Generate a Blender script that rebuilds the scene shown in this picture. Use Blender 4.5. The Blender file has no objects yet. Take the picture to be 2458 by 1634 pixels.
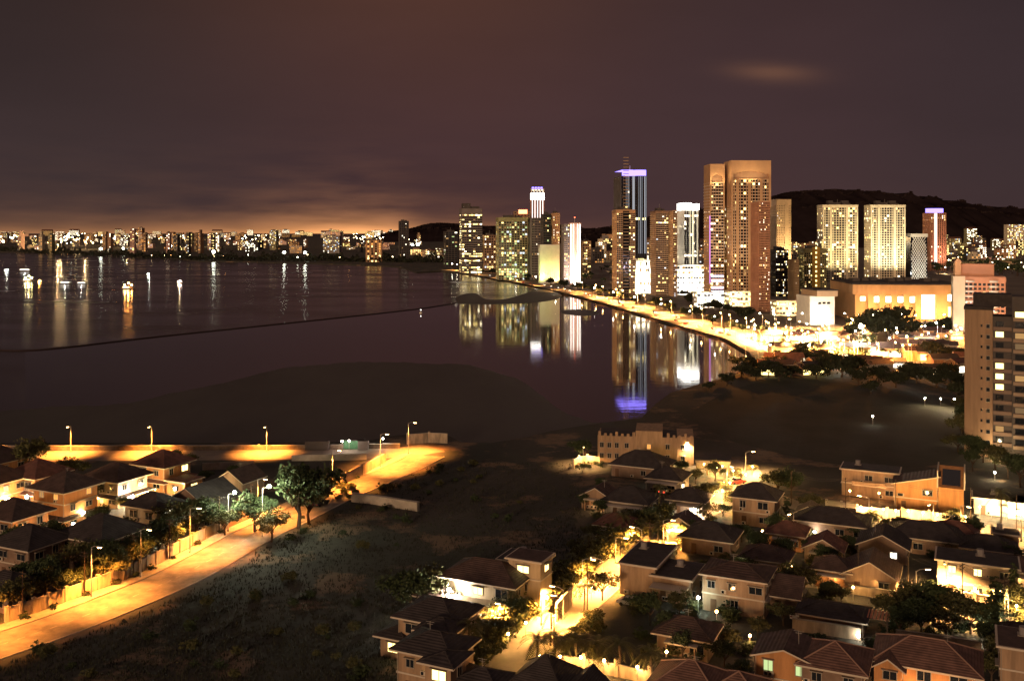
import bpy, math, random
from mathutils import Vector, Matrix
R = math.radians
random.seed(7)
scene = bpy.context.scene
COL = scene.collection
F = 2360.0; CX = 1229.0; HY = 557.5; H = 65.0      # focal length and horizon in photograph pixels, eye height in metres

def gp(x, y, z=0.0):
    """ground position for a photograph pixel on the level z"""
    Y = (H - z) * F / (y - HY)
    return Vector(((x - CX) / F * Y, Y, z))

# ------------------------------------------------------------------ materials
MATS = {}
def nodes_of(m):
    m.use_nodes = True
    return m.node_tree.nodes, m.node_tree.links

def mat(name, col, rough=0.8, nscale=0.0, var=0.3, bump=0.0, spec=0.3, col2=None, bscale=None, metal=0.0, stretch=(1, 1, 1)):
    if name in MATS: return MATS[name]
    m = bpy.data.materials.new(name); N, L = nodes_of(m)
    b = N['Principled BSDF']
    b.inputs['Roughness'].default_value = rough
    b.inputs['Specular IOR Level'].default_value = spec
    b.inputs['Metallic'].default_value = metal
    c = (*col, 1)
    b.inputs['Base Color'].default_value = c
    if nscale:
        tc = N.new('ShaderNodeTexCoord'); mp = N.new('ShaderNodeMapping')
        mp.inputs['Scale'].default_value = stretch
        L.new(tc.outputs['Object'], mp.inputs['Vector'])
        n = N.new('ShaderNodeTexNoise'); n.inputs['Scale'].default_value = nscale
        n.inputs['Detail'].default_value = 5; n.inputs['Roughness'].default_value = 0.62
        L.new(mp.outputs[0], n.inputs['Vector'])
        r = N.new('ShaderNodeValToRGB')
        c2 = col2 if col2 else tuple(v * (1 - var) for v in col)
        r.color_ramp.elements[0].position = 0.36; r.color_ramp.elements[1].position = 0.66
        r.color_ramp.elements[0].color = (*c2, 1); r.color_ramp.elements[1].color = c
        L.new(n.outputs['Fac'], r.inputs['Fac']); L.new(r.outputs['Color'], b.inputs['Base Color'])
        if bump:
            n2 = N.new('ShaderNodeTexNoise'); n2.inputs['Scale'].default_value = bscale or nscale * 6
            n2.inputs['Detail'].default_value = 4
            L.new(mp.outputs[0], n2.inputs['Vector'])
            bp = N.new('ShaderNodeBump'); bp.inputs['Strength'].default_value = bump; bp.inputs['Distance'].default_value = 0.3
            L.new(n2.outputs['Fac'], bp.inputs['Height']); L.new(bp.outputs['Normal'], b.inputs['Normal'])
    MATS[name] = m; return m

def emit(name, col, strength):
    if name in MATS: return MATS[name]
    m = bpy.data.materials.new(name); N, L = nodes_of(m)
    N.remove(N['Principled BSDF'])
    e = N.new('ShaderNodeEmission'); e.inputs['Color'].default_value = (*col, 1); e.inputs['Strength'].default_value = strength
    L.new(e.outputs[0], N['Material Output'].inputs['Surface'])
    m.cycles.emission_sampling = 'NONE'
    MATS[name] = m; return m

def roofmat(name, col, pitch=0.33):
    if name in MATS: return MATS[name]
    m = mat(name, col, 0.75, 0.7, 0.45)
    N, L = m.node_tree.nodes, m.node_tree.links
    tc = N.new('ShaderNodeTexCoord'); w = N.new('ShaderNodeTexWave'); w.bands_direction = 'Z'
    w.inputs['Scale'].default_value = 1.6; w.inputs['Distortion'].default_value = 0.6
    L.new(tc.outputs['Object'], w.inputs['Vector'])
    bp = N.new('ShaderNodeBump'); bp.inputs['Strength'].default_value = 0.5; bp.inputs['Distance'].default_value = 0.12
    L.new(w.outputs['Fac'], bp.inputs['Height']); L.new(bp.outputs['Normal'], N['Principled BSDF'].inputs['Normal'])
    return m

SOD = (1.0, 0.33, 0.05); WARM = (1.0, 0.72, 0.36); WHT = (1.0, 0.90, 0.72); GRN = (0.80, 1.0, 0.62); RED = (1.0, 0.1, 0.05); VIO = (0.28, 0.22, 1.0)
E_WARM = emit('window_warm', (1, .68, .25), 2.3); E_DIM = emit('window_dim', (1, .55, .2), 0.55); E_WHITE = emit('window_white', (1, .9, .68), 3.0)
E_GREEN = emit('window_green', (.75, .95, .4), 0.9); E_ORANGE = emit('window_orange', (1, .42, .1), 1.3); E_BRIGHT = emit('window_bright', (1, .85, .55), 7.0)
E_COOL = emit('window_cool', (.75, .88, 1), 1.6); E_FAINT = emit('window_faint', (1, .6, .28), .22)
E_YEL = emit('window_yellow', (1, .75, .25), 4.0)
L_SOD = emit('lamp_sodium', (1, .55, .18), 60); L_WHT = emit('lamp_white', (1, .92, .75), 60); L_GRN = emit('lamp_green', (.75, 1, .6), 50)
L_RED = emit('lamp_red', (1, .12, .05), 12); L_VIO = emit('lamp_violet', (.27, .20, 1), 3.4)
L_FAR = emit('lamp_far', (1, .74, .36), 26); L_FARW = emit('lamp_far_white', (.95, 1, .8), 26); L_FARO = emit('lamp_far_orange', (1, .48, .14), 20)
L_WINE = emit('crown_white', (1, .95, .85), 9)
GLASS = mat('glass_dark', (.018, .02, .026), 0.18, spec=0.5)
GLASSB = mat('glass_black', (.01, .011, .016), 0.1, spec=0.6)
GLASSG = mat('glass_green', (.015, .03, .026), 0.15, spec=0.5)
CREAM = mat('wall_cream', (.72, .62, .45), 0.85, 0.08, 0.2)
PALES = mat('slab_pale', (.74, .56, .40), 0.85, 0.1, 0.2)
ORANGE = mat('wall_orange', (.62, .37, .20), 0.85, 0.08, 0.2)
REDW = mat('wall_red', (.52, .26, .16), 0.85, 0.1, 0.25)
BROWN = mat('wall_brown', (.36, .22, .14), 0.85, 0.1, 0.25)
TAN = mat('wall_tan', (.48, .33, .20), 0.85, 0.12, 0.22)
GREY = mat('wall_grey', (.24, .21, .20), 0.85, 0.1, 0.25)
DARKW = mat('wall_dark', (.10, .085, .08), 0.85, 0.1, 0.3)
OLIVE = mat('wall_olive', (.36, .33, .17), 0.85, 0.1, 0.25)
PINK = mat('wall_pink', (.72, .46, .38), 0.85, 0.1, 0.2)
WHITEW = mat('wall_white', (.78, .74, .66), 0.8, 0.15, 0.15)
H_WHITE = mat('house_white', (.58, .50, .40), 0.85, 0.9, 0.35, stretch=(1, 1, .16))
H_TAN = mat('house_tan', (.38, .25, .155), 0.85, 0.9, 0.35, stretch=(1, 1, .16))
H_ORANGE = mat('house_orange', (.50, .24, .095), 0.85, 0.9, 0.32, stretch=(1, 1, .16))
H_CREAM = mat('house_cream', (.48, .36, .23), 0.85, 0.9, 0.32, stretch=(1, 1, .16))
H_BROWN = mat('house_brown', (.26, .17, .12), 0.85, 0.5, 0.3)
R_DARK = roofmat('roof_dark', (.085, .052, .044)); R_RED = roofmat('roof_red', (.17, .075, .055)); R_BLACK = roofmat('roof_black', (.050, .040, .040)); R_PINK = roofmat('roof_pink', (.17, .09, .07))
R_FLAT = mat('roof_flat', (.06, .05, .05), 0.9, 0.4, 0.4)
FASCIA = mat('fascia', (.5, .42, .33), 0.7)
FRAME = mat('window_frame', (.3, .25, .2), 0.5)
PANE = mat('window_pane', (.015, .018, .024), 0.08, spec=0.7)
DOORM = mat('door_wood', (.12, .06, .03), 0.6)
METAL = mat('pole_metal', (.35, .32, .29), 0.45, metal=0.4)
TRUNK = mat('bark', (.09, .06, .04), 0.95, 3, 0.4)
LEAF = mat('leaf', (.055, .075, .028), 0.75, 0.5, 0.6, col2=(.022, .034, .014))
LEAF2 = mat('leaf_olive', (.10, .095, .032), 0.75, 0.5, 0.6, col2=(.045, .046, .016))
LITLEAF = mat('leaf_lamplit', (.12, .115, .036), 0.7, 1.5, 0.5, col2=(.06, .06, .02))  # lamp glow put into the colour: paler leaf for shrubs near lamps
PALM = mat('palm_leaf', (.12, .11, .038), 0.6, 0.8, 0.5, col2=(.05, .055, .02))
CONC = mat('concrete', (.38, .33, .27), 0.9, 0.35, 0.35)
WALLC = mat('garden_wall_paint', (.50, .38, .26), 0.9, 0.8, 0.5, stretch=(1, 1, .25))
H_COND = mat('condominium_paint', (.33, .215, .135), 0.85, 0.5, 0.35, stretch=(1, 1, .08))
SEAW = mat('seawall_stone', (.20, .15, .11), 0.9, 0.6, 0.5)

# ------------------------------------------------------------------ mesh builder
class MB:
    def __init__(s): s.v = []; s.f = []; s.m = []; s.mats = []
    def mi(s, m):
        if m not in s.mats: s.mats.append(m)
        return s.mats.index(m)
    def poly(s, pts, m):
        i = len(s.v); s.v += [tuple(p) for p in pts]; s.f.append(tuple(range(i, i + len(pts)))); s.m.append(s.mi(m))
    def box(s, x0, x1, y0, y1, z0, z1, m, M=None):
        p = [(x0,y0,z0),(x1,y0,z0),(x1,y1,z0),(x0,y1,z0),(x0,y0,z1),(x1,y0,z1),(x1,y1,z1),(x0,y1,z1)]
        if M is not None: p = [tuple(M @ Vector(q)) for q in p]
        i = len(s.v); s.v += p; k = s.mi(m)
        for q in ((0,3,2,1),(4,5,6,7),(0,1,5,4),(1,2,6,5),(2,3,7,6),(3,0,4,7)):
            s.f.append(tuple(i + a for a in q)); s.m.append(k)
    def tube(s, pts, r, m, n=6, r2=None):
        k = s.mi(m); rings = []
        for j, p in enumerate(pts):
            p = Vector(p)
            a = Vector(pts[min(j + 1, len(pts) - 1)]) - Vector(pts[max(j - 1, 0)])
            a.normalize(); u = a.orthogonal().normalized(); w = a.cross(u)
            rr = r if r2 is None else r + (r2 - r) * j / (len(pts) - 1)
            i = len(s.v); rings.append(i)
            for q in range(n):
                t = 2 * math.pi * q / n
                s.v.append(tuple(p + (u * math.cos(t) + w * math.sin(t)) * rr))
        for a, b in zip(rings, rings[1:]):
            for q in range(n):
                s.f.append((a + q, a + (q + 1) % n, b + (q + 1) % n, b + q)); s.m.append(k)
        s.f.append(tuple(rings[0] + q for q in range(n))[::-1]); s.m.append(k)
        s.f.append(tuple(rings[-1] + q for q in range(n))); s.m.append(k)
    def ball(s, c, r, m, nu=8, nv=5, sz=1.0):
        k = s.mi(m); i = len(s.v)
        for a in range(1, nv):
            ph = math.pi * a / nv
            for q in range(nu):
                t = 2 * math.pi * q / nu
                s.v.append((c[0] + r * math.sin(ph) * math.cos(t), c[1] + r * math.sin(ph) * math.sin(t), c[2] + r * math.cos(ph) * sz))
        top = len(s.v); s.v.append((c[0], c[1], c[2] + r * sz)); s.v.append((c[0], c[1], c[2] - r * sz))
        for a in range(nv - 2):
            for q in range(nu):
                s.f.append((i + a * nu + q, i + (a + 1) * nu + q, i + (a + 1) * nu + (q + 1) % nu, i + a * nu + (q + 1) % nu)); s.m.append(k)
        for q in range(nu):
            s.f.append((top, i + q, i + (q + 1) % nu)); s.m.append(k)
            b = i + (nv - 2) * nu
            s.f.append((top + 1, b + (q + 1) % nu, b + q)); s.m.append(k)
    def mesh(s, name):
        me = bpy.data.meshes.new(name); me.from_pydata(s.v, [], s.f)
        for m in s.mats: me.materials.append(m)
        me.polygons.foreach_set('material_index', s.m); me.update()
        return me
    def build(s, name, parent=None):
        return link(name, s.mesh(name), parent)

def link(name, data, parent=None, loc=None, rz=0.0):
    o = bpy.data.objects.new(name, data); COL.objects.link(o)
    if parent: o.parent = parent
    if loc is not None: o.location = loc
    if rz: o.rotation_euler.z = rz
    return o
def tag(o, label, cat, group=None, kind=None):
    o['label'] = label; o['category'] = cat
    if group: o['group'] = group
    if kind: o['kind'] = kind
    return o
def thing(name, label, cat, loc, rz=0.0, group=None, scale=None):
    o = link(name, None, None, loc, rz); o.empty_display_size = 0.5
    if scale: o.scale = (scale,) * 3 if not isinstance(scale, tuple) else scale
    return tag(o, label, cat, group)
def struct(name, mb):
    o = mb.build(name); o['kind'] = 'structure'; return o
def stuff(o): o['kind'] = 'stuff'; return o

def plight(loc, col, power, rad=0.3, parent=None, kind='POINT', aim=None, cone=100):
    l = bpy.data.lights.new('lamp_light', kind); l.color = col; l.energy = power; l.shadow_soft_size = rad
    o = link('lamp_light', l, parent, loc)
    if kind == 'SPOT':
        l.spot_size = R(cone); l.spot_blend = 0.6
        d = Vector(aim) - Vector(loc)
        o.rotation_euler = d.to_track_quat('-Z', 'Y').to_euler()
    return o

def flat_poly(name, pts, m, skirt=0.0):
    """a filled outline (world points), optionally with side walls going down"""
    import bmesh
    bm = bmesh.new()
    vs = [bm.verts.new(p) for p in pts]
    f = bm.faces.new(vs)
    if f.normal.z < 0 or True:
        f.normal_update()
        if f.normal.z < 0: f.normal_flip()
    bmesh.ops.triangulate(bm, faces=[f], ngon_method='EAR_CLIP')
    if skirt:
        low = [bm.verts.new((p[0], p[1], p[2] - skirt)) for p in pts]
        n = len(vs)
        for i in range(n):
            bm.faces.new((vs[i], low[i], low[(i + 1) % n], vs[(i + 1) % n]))
    me = bpy.data.meshes.new(name); bm.to_mesh(me); bm.free(); me.materials.append(m)
    o = link(name, me); o['kind'] = 'structure'; return o

def smooth_line(pts, n=6):
    """Catmull-Rom through 3D points"""
    P = [Vector(p) for p in pts]; P = [2 * P[0] - P[1]] + P + [2 * P[-1] - P[-2]]; out = []
    for i in range(1, len(P) - 2):
        for j in range(n):
            t = j / n
            out.append(0.5 * ((2 * P[i]) + (P[i+1] - P[i-1]) * t + (2*P[i-1] - 5*P[i] + 4*P[i+1] - P[i+2]) * t*t + (3*P[i] - P[i-1] - 3*P[i+1] + P[i+2]) * t**3))
    out.append(P[-2]); return out
def offset(line, d):
    out = []
    for i, p in enumerate(line):
        a = line[min(i + 1, len(line) - 1)] - line[max(i - 1, 0)]
        out.append(p + Vector((-a.y, a.x, 0)).normalized() * d)
    return out
def ribbon(line, w, m, z, mb=None):
    mb = mb or MB(); A = offset(line, w / 2); B = offset(line, -w / 2)
    for i in range(len(line) - 1):
        mb.poly([(*B[i].xy, z), (*B[i+1].xy, z), (*A[i+1].xy, z), (*A[i].xy, z)], m)
    return mb
def strip_box(line, t, z0, z1, m, mb=None):
    """a wall of thickness t following a line"""
    mb = mb or MB(); A = offset(line, t / 2); B = offset(line, -t / 2)
    for i in range(len(line) - 1):
        a0, a1, b0, b1 = A[i], A[i+1], B[i], B[i+1]
        mb.poly([(*b0.xy, z0), (*b1.xy, z0), (*b1.xy, z1), (*b0.xy, z1)], m)
        mb.poly([(*a1.xy, z0), (*a0.xy, z0), (*a0.xy, z1), (*a1.xy, z1)], m)
        mb.poly([(*b0.xy, z1), (*b1.xy, z1), (*a1.xy, z1), (*a0.xy, z1)], m)
    for e, fl in ((0, 1), (-1, 0)):
        q = [(*A[e].xy, z0), (*B[e].xy, z0), (*B[e].xy, z1), (*A[e].xy, z1)]
        mb.poly(q if fl else q[::-1], m)
    return mb
# ------------------------------------------------------------------ camera, sky, sun
cam = bpy.data.cameras.new('camera'); co = link('camera', cam); scene.camera = co
co.location = (0, 0, H); co.rotation_euler = (R(90), 0, 0)
cam.sensor_width = 36; cam.lens = 36 * F / 2458; cam.shift_y = -(817 - HY) / 2458
cam.clip_start = 1; cam.clip_end = 60000

w = bpy.data.worlds.new('World'); scene.world = w; w.use_nodes = True
N, L = w.node_tree.nodes, w.node_tree.links
bg = N['Background']; tc = N.new('ShaderNodeTexCoord'); sp = N.new('ShaderNodeSeparateXYZ'); L.new(tc.outputs['Generated'], sp.inputs[0])
def mth(op, a, b=None, clamp=False):
    n = N.new('ShaderNodeMath'); n.operation = op; n.use_clamp = clamp
    for i, v in enumerate((a, b)):
        if v is None: continue
        if isinstance(v, (int, float)): n.inputs[i].default_value = v
        else: L.new(v, n.inputs[i])
    return n.outputs[0]
def vcol(c):
    n = N.new('ShaderNodeRGB'); n.outputs[0].default_value = (*c, 1); return n.outputs[0]
def mixc(f, a, b, mode='MIX'):
    n = N.new('ShaderNodeMix'); n.data_type = 'RGBA'; n.blend_type = mode
    if isinstance(f, (int, float)): n.inputs[0].default_value = f
    else: L.new(f, n.inputs[0])
    for i, v in ((6, a), (7, b)):
        if isinstance(v, tuple): n.inputs[i].default_value = (*v, 1)
        else: L.new(v, n.inputs[i])
    return n.outputs[2]
def ramp(f, stops):
    n = N.new('ShaderNodeValToRGB'); cr = n.color_ramp; cr.interpolation = 'EASE'
    while len(cr.elements) < len(stops): cr.elements.new(0.5)
    for e, (p, c) in zip(cr.elements, stops): e.position = p; e.color = (*c, 1)
    L.new(f, n.inputs[0]); return n.outputs[0]
X, Z = sp.outputs[0], sp.outputs[2]
zc = mth('MAXIMUM', Z, 0.0)
mpn = N.new('ShaderNodeMapping'); mpn.inputs['Scale'].default_value = (2.2, 2.2, 7.0); L.new(tc.outputs['Generated'], mpn.inputs[0])
nz = N.new('ShaderNodeTexNoise'); nz.inputs['Scale'].default_value = 1.6; nz.inputs['Detail'].default_value = 6; L.new(mpn.outputs[0], nz.inputs['Vector'])
cl = mth('MULTIPLY_ADD', nz.outputs[0], 0.4); cl.node.inputs[2].default_value = 0.80
base = ramp(mth('MULTIPLY_ADD', X, 1.0), [(0.05, (.052, .032, .033)), (0.45, (.068, .032, .034)), (0.72, (.064, .033, .036)), (0.97, (.048, .028, .031))]); base.node.inputs[0].links[0].from_node.inputs[2].default_value = 0.5
up = ramp(mth('MULTIPLY_ADD', X, 1.0), [(0.03, (.034, .020, .018)), (0.42, (.086, .036, .026)), (0.75, (.056, .029, .029)), (0.97, (.040, .024, .026))]); up.node.inputs[0].links[0].from_node.inputs[2].default_value = 0.5
col = mixc(mth('MULTIPLY', mth('SUBTRACT', zc, 0.08), 6.6, True), base, up)
# unseen zenith made brighter to lift the ambient, standing for city-lit cloud
hi = N.new('ShaderNodeMapRange'); hi.interpolation_type = 'SMOOTHSTEP'; hi.inputs[1].default_value = 0.30; hi.inputs[2].default_value = 0.75; L.new(zc, hi.inputs[0])
col = mixc(hi.outputs[0], col, (.19, .125, .105))
cm = N.new('ShaderNodeVectorMath'); cm.operation = 'SCALE'; L.new(col, cm.inputs[0]); L.new(cl, cm.inputs['Scale']); col = cm.outputs[0]
# orange skyglow over the far shore
az = ramp(mth('MULTIPLY_ADD', X, 1.0), [(0.03, (.22, .22, .22)), (0.2, (.34, .34, .34)), (0.345, (1, 1, 1)), (0.43, (.3, .3, .3)), (0.56, (.05, .05, .05)), (0.97, (.02, .02, .02))]); az.node.inputs[0].links[0].from_node.inputs[2].default_value = 0.5
g1 = mth('POWER', 2.718, mth('MULTIPLY', zc, -1 / 0.0075)); g2 = mth('POWER', 2.718, mth('MULTIPLY', zc, -1 / 0.024))
nz2 = N.new('ShaderNodeTexNoise'); nz2.inputs['Scale'].default_value = 6; nz2.inputs['Detail'].default_value = 5
mp2 = N.new('ShaderNodeMapping'); mp2.inputs['Scale'].default_value = (2, 2, 14); mp2.inputs['Rotation'].default_value = (0, R(-18), 0); L.new(tc.outputs['Generated'], mp2.inputs[0]); L.new(mp2.outputs[0], nz2.inputs['Vector'])
pl = N.new('ShaderNodeMapRange'); pl.inputs[1].default_value = 0.3; pl.inputs[2].default_value = 0.72; pl.inputs[3].default_value = -0.15; pl.inputs[4].default_value = 2.1; L.new(nz2.outputs[0], pl.inputs[0])
ga = N.new('ShaderNodeVectorMath'); ga.operation = 'SCALE'; ga.inputs[0].default_value = (1.15, .48, .14); L.new(mth('MULTIPLY', az, g1), ga.inputs['Scale'])
gb = N.new('ShaderNodeVectorMath'); gb.operation = 'SCALE'; gb.inputs[0].default_value = (.24, .10, .038); L.new(mth('MULTIPLY', mth('MULTIPLY', az, g2), pl.outputs[0]), gb.inputs['Scale'])
def vadd(a, b):
    n = N.new('ShaderNodeVectorMath'); L.new(a, n.inputs[0]); L.new(b, n.inputs[1]); return n.outputs[0]
col = vadd(vadd(col, ga.outputs[0]), gb.outputs[0])
# one thin lit cloud, high over the towers
dx = mth('SUBTRACT', X, 0.252); dz = mth('ADD', mth('SUBTRACT', Z, 0.1545), mth('MULTIPLY', dx, 0.10))
nd = mth('MULTIPLY', mth('SUBTRACT', nz2.outputs[0], 0.5), 0.006)
dz = mth('ADD', dz, nd)
e = mth('ADD', mth('POWER', mth('DIVIDE', dx, 0.036), 2.0), mth('POWER', mth('DIVIDE', dz, 0.0082), 2.0))
cg = mth('POWER', 2.718, mth('MULTIPLY', e, -1.0))
gc = N.new('ShaderNodeVectorMath'); gc.operation = 'SCALE'; gc.inputs[0].default_value = (.085, .036, .013); L.new(cg, gc.inputs['Scale'])
col = vadd(col, gc.outputs[0])
# a trace of physical night sky under it
sky = N.new('ShaderNodeTexSky'); sky.sky_type = 'NISHITA'; sky.sun_disc = False; sky.sun_elevation = R(10); sky.sun_rotation = R(210)
gs = N.new('ShaderNodeVectorMath'); gs.operation = 'SCALE'; gs.inputs['Scale'].default_value = 0.0006; L.new(sky.outputs[0], gs.inputs[0])
col = vadd(col, gs.outputs[0])
L.new(col, bg.inputs['Color']); bg.inputs['Strength'].default_value = 0.89

sun = bpy.data.lights.new('fill_sun', 'SUN'); sun.energy = 1.75; sun.angle = R(10); sun.color = (1, .64, .38)  # added warm low fill from behind the eye, brightens walls facing it
so = link('fill_sun', sun); so.rotation_euler = Vector((0.42, 0.90, -0.11)).to_track_quat('-Z', 'Y').to_euler()
vs = scene.view_settings; vs.view_transform = 'Standard'; vs.look = 'None'; vs.exposure = 0; vs.gamma = 1
cy = scene.cycles
cy.use_denoising = True; cy.max_bounces = 4; cy.diffuse_bounces = 2; cy.glossy_bounces = 3; cy.transmission_bounces = 1; cy.volume_bounces = 0; cy.transparent_max_bounces = 4
cy.sample_clamp_indirect = 5; cy.use_light_tree = True; cy.caustics_reflective = False; cy.caustics_refractive = False; cy.use_adaptive_sampling = True; cy.adaptive_threshold = 0.01

# ------------------------------------------------------------------ the ground, water and roads
def watermat(name, rough, bump, bsc, col, ior=1.45):
    m = bpy.data.materials.new(name); N, L = nodes_of(m); b = N['Principled BSDF']
    b.inputs['Base Color'].default_value = (*col, 1); b.inputs['Roughness'].default_value = rough; b.inputs['IOR'].default_value = ior
    tc = N.new('ShaderNodeTexCoord'); mp = N.new('ShaderNodeMapping'); mp.inputs['Scale'].default_value = (0.5, 1.0, 1); L.new(tc.outputs['Object'], mp.inputs[0])
    n = N.new('ShaderNodeTexNoise'); n.inputs['Scale'].default_value = bsc; n.inputs['Detail'].default_value = 3; L.new(mp.outputs[0], n.inputs['Vector'])
    bp = N.new('ShaderNodeBump'); bp.inputs['Strength'].default_value = bump; bp.inputs['Distance'].default_value = 0.5
    L.new(n.outputs[0], bp.inputs['Height']); L.new(bp.outputs[0], b.inputs['Normal'])
    n2 = N.new('ShaderNodeTexNoise'); n2.inputs['Scale'].default_value = 0.012; n2.inputs['Detail'].default_value = 4; L.new(mp.outputs[0], n2.inputs['Vector'])
    mr = N.new('ShaderNodeMapRange'); mr.inputs[1].default_value = .35; mr.inputs[2].default_value = .7; mr.inputs[3].default_value = rough * .6; mr.inputs[4].default_value = rough * 1.5
    L.new(n2.outputs[0], mr.inputs[0]); L.new(mr.outputs[0], b.inputs['Roughness'])
    return m
mb = MB(); mb.poly([(-40000, -3000, -1.5), (40000, -3000, -1.5), (40000, 50000, -1.5), (-40000, 50000, -1.5)], watermat('sea_water', .2, .06, .25, (.035, .022, .022), 1.6)); struct('water', mb)
ZW = -1.5
def gl(pts, z): return [gp(x, y, z) for x, y in pts]
lag = [(60, 842), (400, 806), (820, 762), (1015, 740), (1098, 727), (1268, 722), (1345, 700), (1420, 718), (1600, 775), (1760, 815), (1850, 830), (1840, 900), (1700, 960), (1560, 1010), (1440, 1040), (1300, 1060), (900, 1000), (60, 1000)]
flat_poly('lagoon_water', gl(lag, -1.45), watermat('lagoon_water', .048, .032, .2, (.030, .018, .018), 1.95))
MUD = mat('mud', (.066, .062, .050), 0.55, 0.02, 0.4, bump=0.3, bscale=0.4, spec=0.4, stretch=(1, .35, 1))
mud = [(-500, 1000), (-60, 987), (140, 976), (312, 966), (420, 942), (500, 926), (590, 905), (680, 884), (790, 873), (906, 868), (1010, 872), (1104, 874), (1180, 890), (1250, 914), (1300, 950), (1350, 985), (1395, 1004), (1440, 1015), (1480, 1040), (1400, 1090), (1000, 1100), (-500, 1090)]
_r = random.Random(2)
flat_poly('mudflat', [Vector((p.x, p.y + (1.5 * math.sin(p.x * .21) + 1.1 * math.sin(p.x * .57 + 1) + .8 * math.sin(p.x * 1.1)) * (1 if p.y > 330 else .3), -1.36)) for p in smooth_line(gl(mud[:18], -1.35), 12)] + gl(mud[18:], -1.36), MUD)
flat_poly('mud_bank', smooth_line(gl([(1092, 716), (1112, 706), (1142, 704), (1165, 717), (1210, 718), (1262, 704), (1300, 694), (1338, 702), (1345, 714), (1290, 725), (1180, 730), (1100, 729)], -1.3), 4), MUD, 0.3)
flat_poly('mud_bank', smooth_line(gl([(1345, 745), (1400, 742), (1440, 752), (1400, 758), (1350, 753)], -1.38), 4), MUD, 0.3)
GROUND = mat('ground', (.062, .055, .045), 0.95, 0.03, 0.5, bump=0.5, bscale=0.9, col2=(.034, .036, .028))
N, L = GROUND.node_tree.nodes, GROUND.node_tree.links
# bare sandy patches in the grass
tc = N.new('ShaderNodeTexCoord'); n = N.new('ShaderNodeTexNoise'); n.inputs['Scale'].default_value = 0.045; n.inputs['Detail'].default_value = 7; n.inputs['Roughness'].default_value = .68; L.new(tc.outputs['Object'], n.inputs['Vector'])
mr = N.new('ShaderNodeMapRange'); mr.inputs[1].default_value = .54; mr.inputs[2].default_value = .60; L.new(n.outputs[0], mr.inputs[0])
mx = N.new('ShaderNodeMix'); mx.data_type = 'RGBA'; L.new(mr.outputs[0], mx.inputs[0]); mx.inputs[7].default_value = (.16, .11, .07, 1)
b = N['Principled BSDF']; L.new(b.inputs['Base Color'].links[0].from_socket, mx.inputs[6]); L.new(mx.outputs[2], b.inputs['Base Color'])
coast = [(-700, 1066), (0, 1063), (560, 1062), (870, 1060), (940, 1046), (1000, 1040), (1075, 1044), (1110, 1062), (1180, 1062), (1260, 1050), (1320, 1034), (1390, 1022), (1450, 1014), (1540, 1002), (1575, 968), (1610, 942), (1690, 918), (1760, 902), (1812, 872), (1800, 846), (1740, 812), (1640, 784), (1500, 741), (1400, 712), (1280, 684), (1180, 665), (1100, 653), (1060, 650), (1000, 653), (960, 640), (900, 637), (820, 634), (700, 631), (600, 628), (480, 627), (380, 616), (250, 608), (0, 605), (-900, 603)]
cp = gl(coast, 0)
flat_poly('ground', cp + [Vector((-30000, 3300, 0)), Vector((-30000, 30000, 0)), Vector((30000, 30000, 0)), Vector((30000, -500, 0)), Vector((-600, -500, 0)), Vector((-600, cp[0].y, 0))], GROUND, 3.0)
CITY = mat('city_paving', (.20, .16, .12), 0.9, 0.02, 0.45)
flat_poly('city_ground', gl([(1115, 652), (1290, 683), (1400, 709), (1500, 737), (1640, 779), (1740, 806), (1810, 838), (1870, 862), (2000, 880), (2320, 880), (2600, 860), (2600, 575), (1100, 575)], 0.01), CITY)
FIELD = mat('field_grass', (.046, .044, .034), 0.95, 0.05, 0.5, col2=(.028, .031, .023), bump=0.4, bscale=0.8)
flat_poly('field', smooth_line(gl([(1640, 1000), (1760, 935), (1900, 905), (2060, 925), (2280, 960), (2310, 1080), (2200, 1120), (1980, 1110), (1760, 1060)], 0.012), 5), FIELD)
ASPH = mat('asphalt', (.21, .17, .13), 0.85, 0.35, 0.5, bump=0.15, bscale=6)
ASPH2 = mat('asphalt_worn', (.24, .20, .155), 0.85, 0.3, 0.3, stretch=(1, 1, 1))
PAVE = mat('pavement', (.34, .28, .21), 0.9, 0.6, 0.3)
LINE = mat('road_line', (.34, .29, .23), 0.8, 2.0, 0.5)
low = smooth_line(gl([(-160, 1650), (0, 1582), (200, 1512), (400, 1430), (520, 1372), (655, 1292), (740, 1250), (860, 1190), (1000, 1130), (1066, 1096)], 0), 5)
main = offset(low, 5.2)
struct('main_road', ribbon(main, 10, ASPH, 0.02))
mk = MB()
for i in range(0, len(main) - 1):
    a, b_ = main[i], main[i + 1]; n_ = max(1, int((b_ - a).length / 6))
    for j in range(n_):
        p, q = a.lerp(b_, (j + .1) / n_), a.lerp(b_, (j + .55) / n_)
        ribbon([p, q], 0.18, LINE, 0.026, mk)
struct('road_marking', mk)
struct('pavement', strip_box(offset(main, 6.6), 2.8, 0, 0.13, PAVE)); struct('kerb', strip_box(offset(main, -5.2), 0.35, 0, 0.14, CONC))
coastl = smooth_line(gl([(-500, 1094), (0, 1094), (300, 1093), (620, 1091), (860, 1089), (960, 1085), (1040, 1074)], 0), 4)
struct('coast_road', ribbon(coastl, 13, ASPH2, 0.016))
sea_c = smooth_line(gl([(1078, 648), (1110, 655), (1200, 671), (1300, 690.5), (1400, 714), (1500, 742), (1640, 784), (1760, 816), (1840, 840), (1930, 868), (2040, 885)], 0), 5)
sea_road = offset(sea_c, 12)
struct('seafront_road', ribbon(sea_road, 15, ASPH, 0.03)); struct('promenade', ribbon(offset(sea_c, 2.6), 5, mat('promenade_paving', (.15, .11, .08), .9, .5, .3), 0.05))
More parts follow.
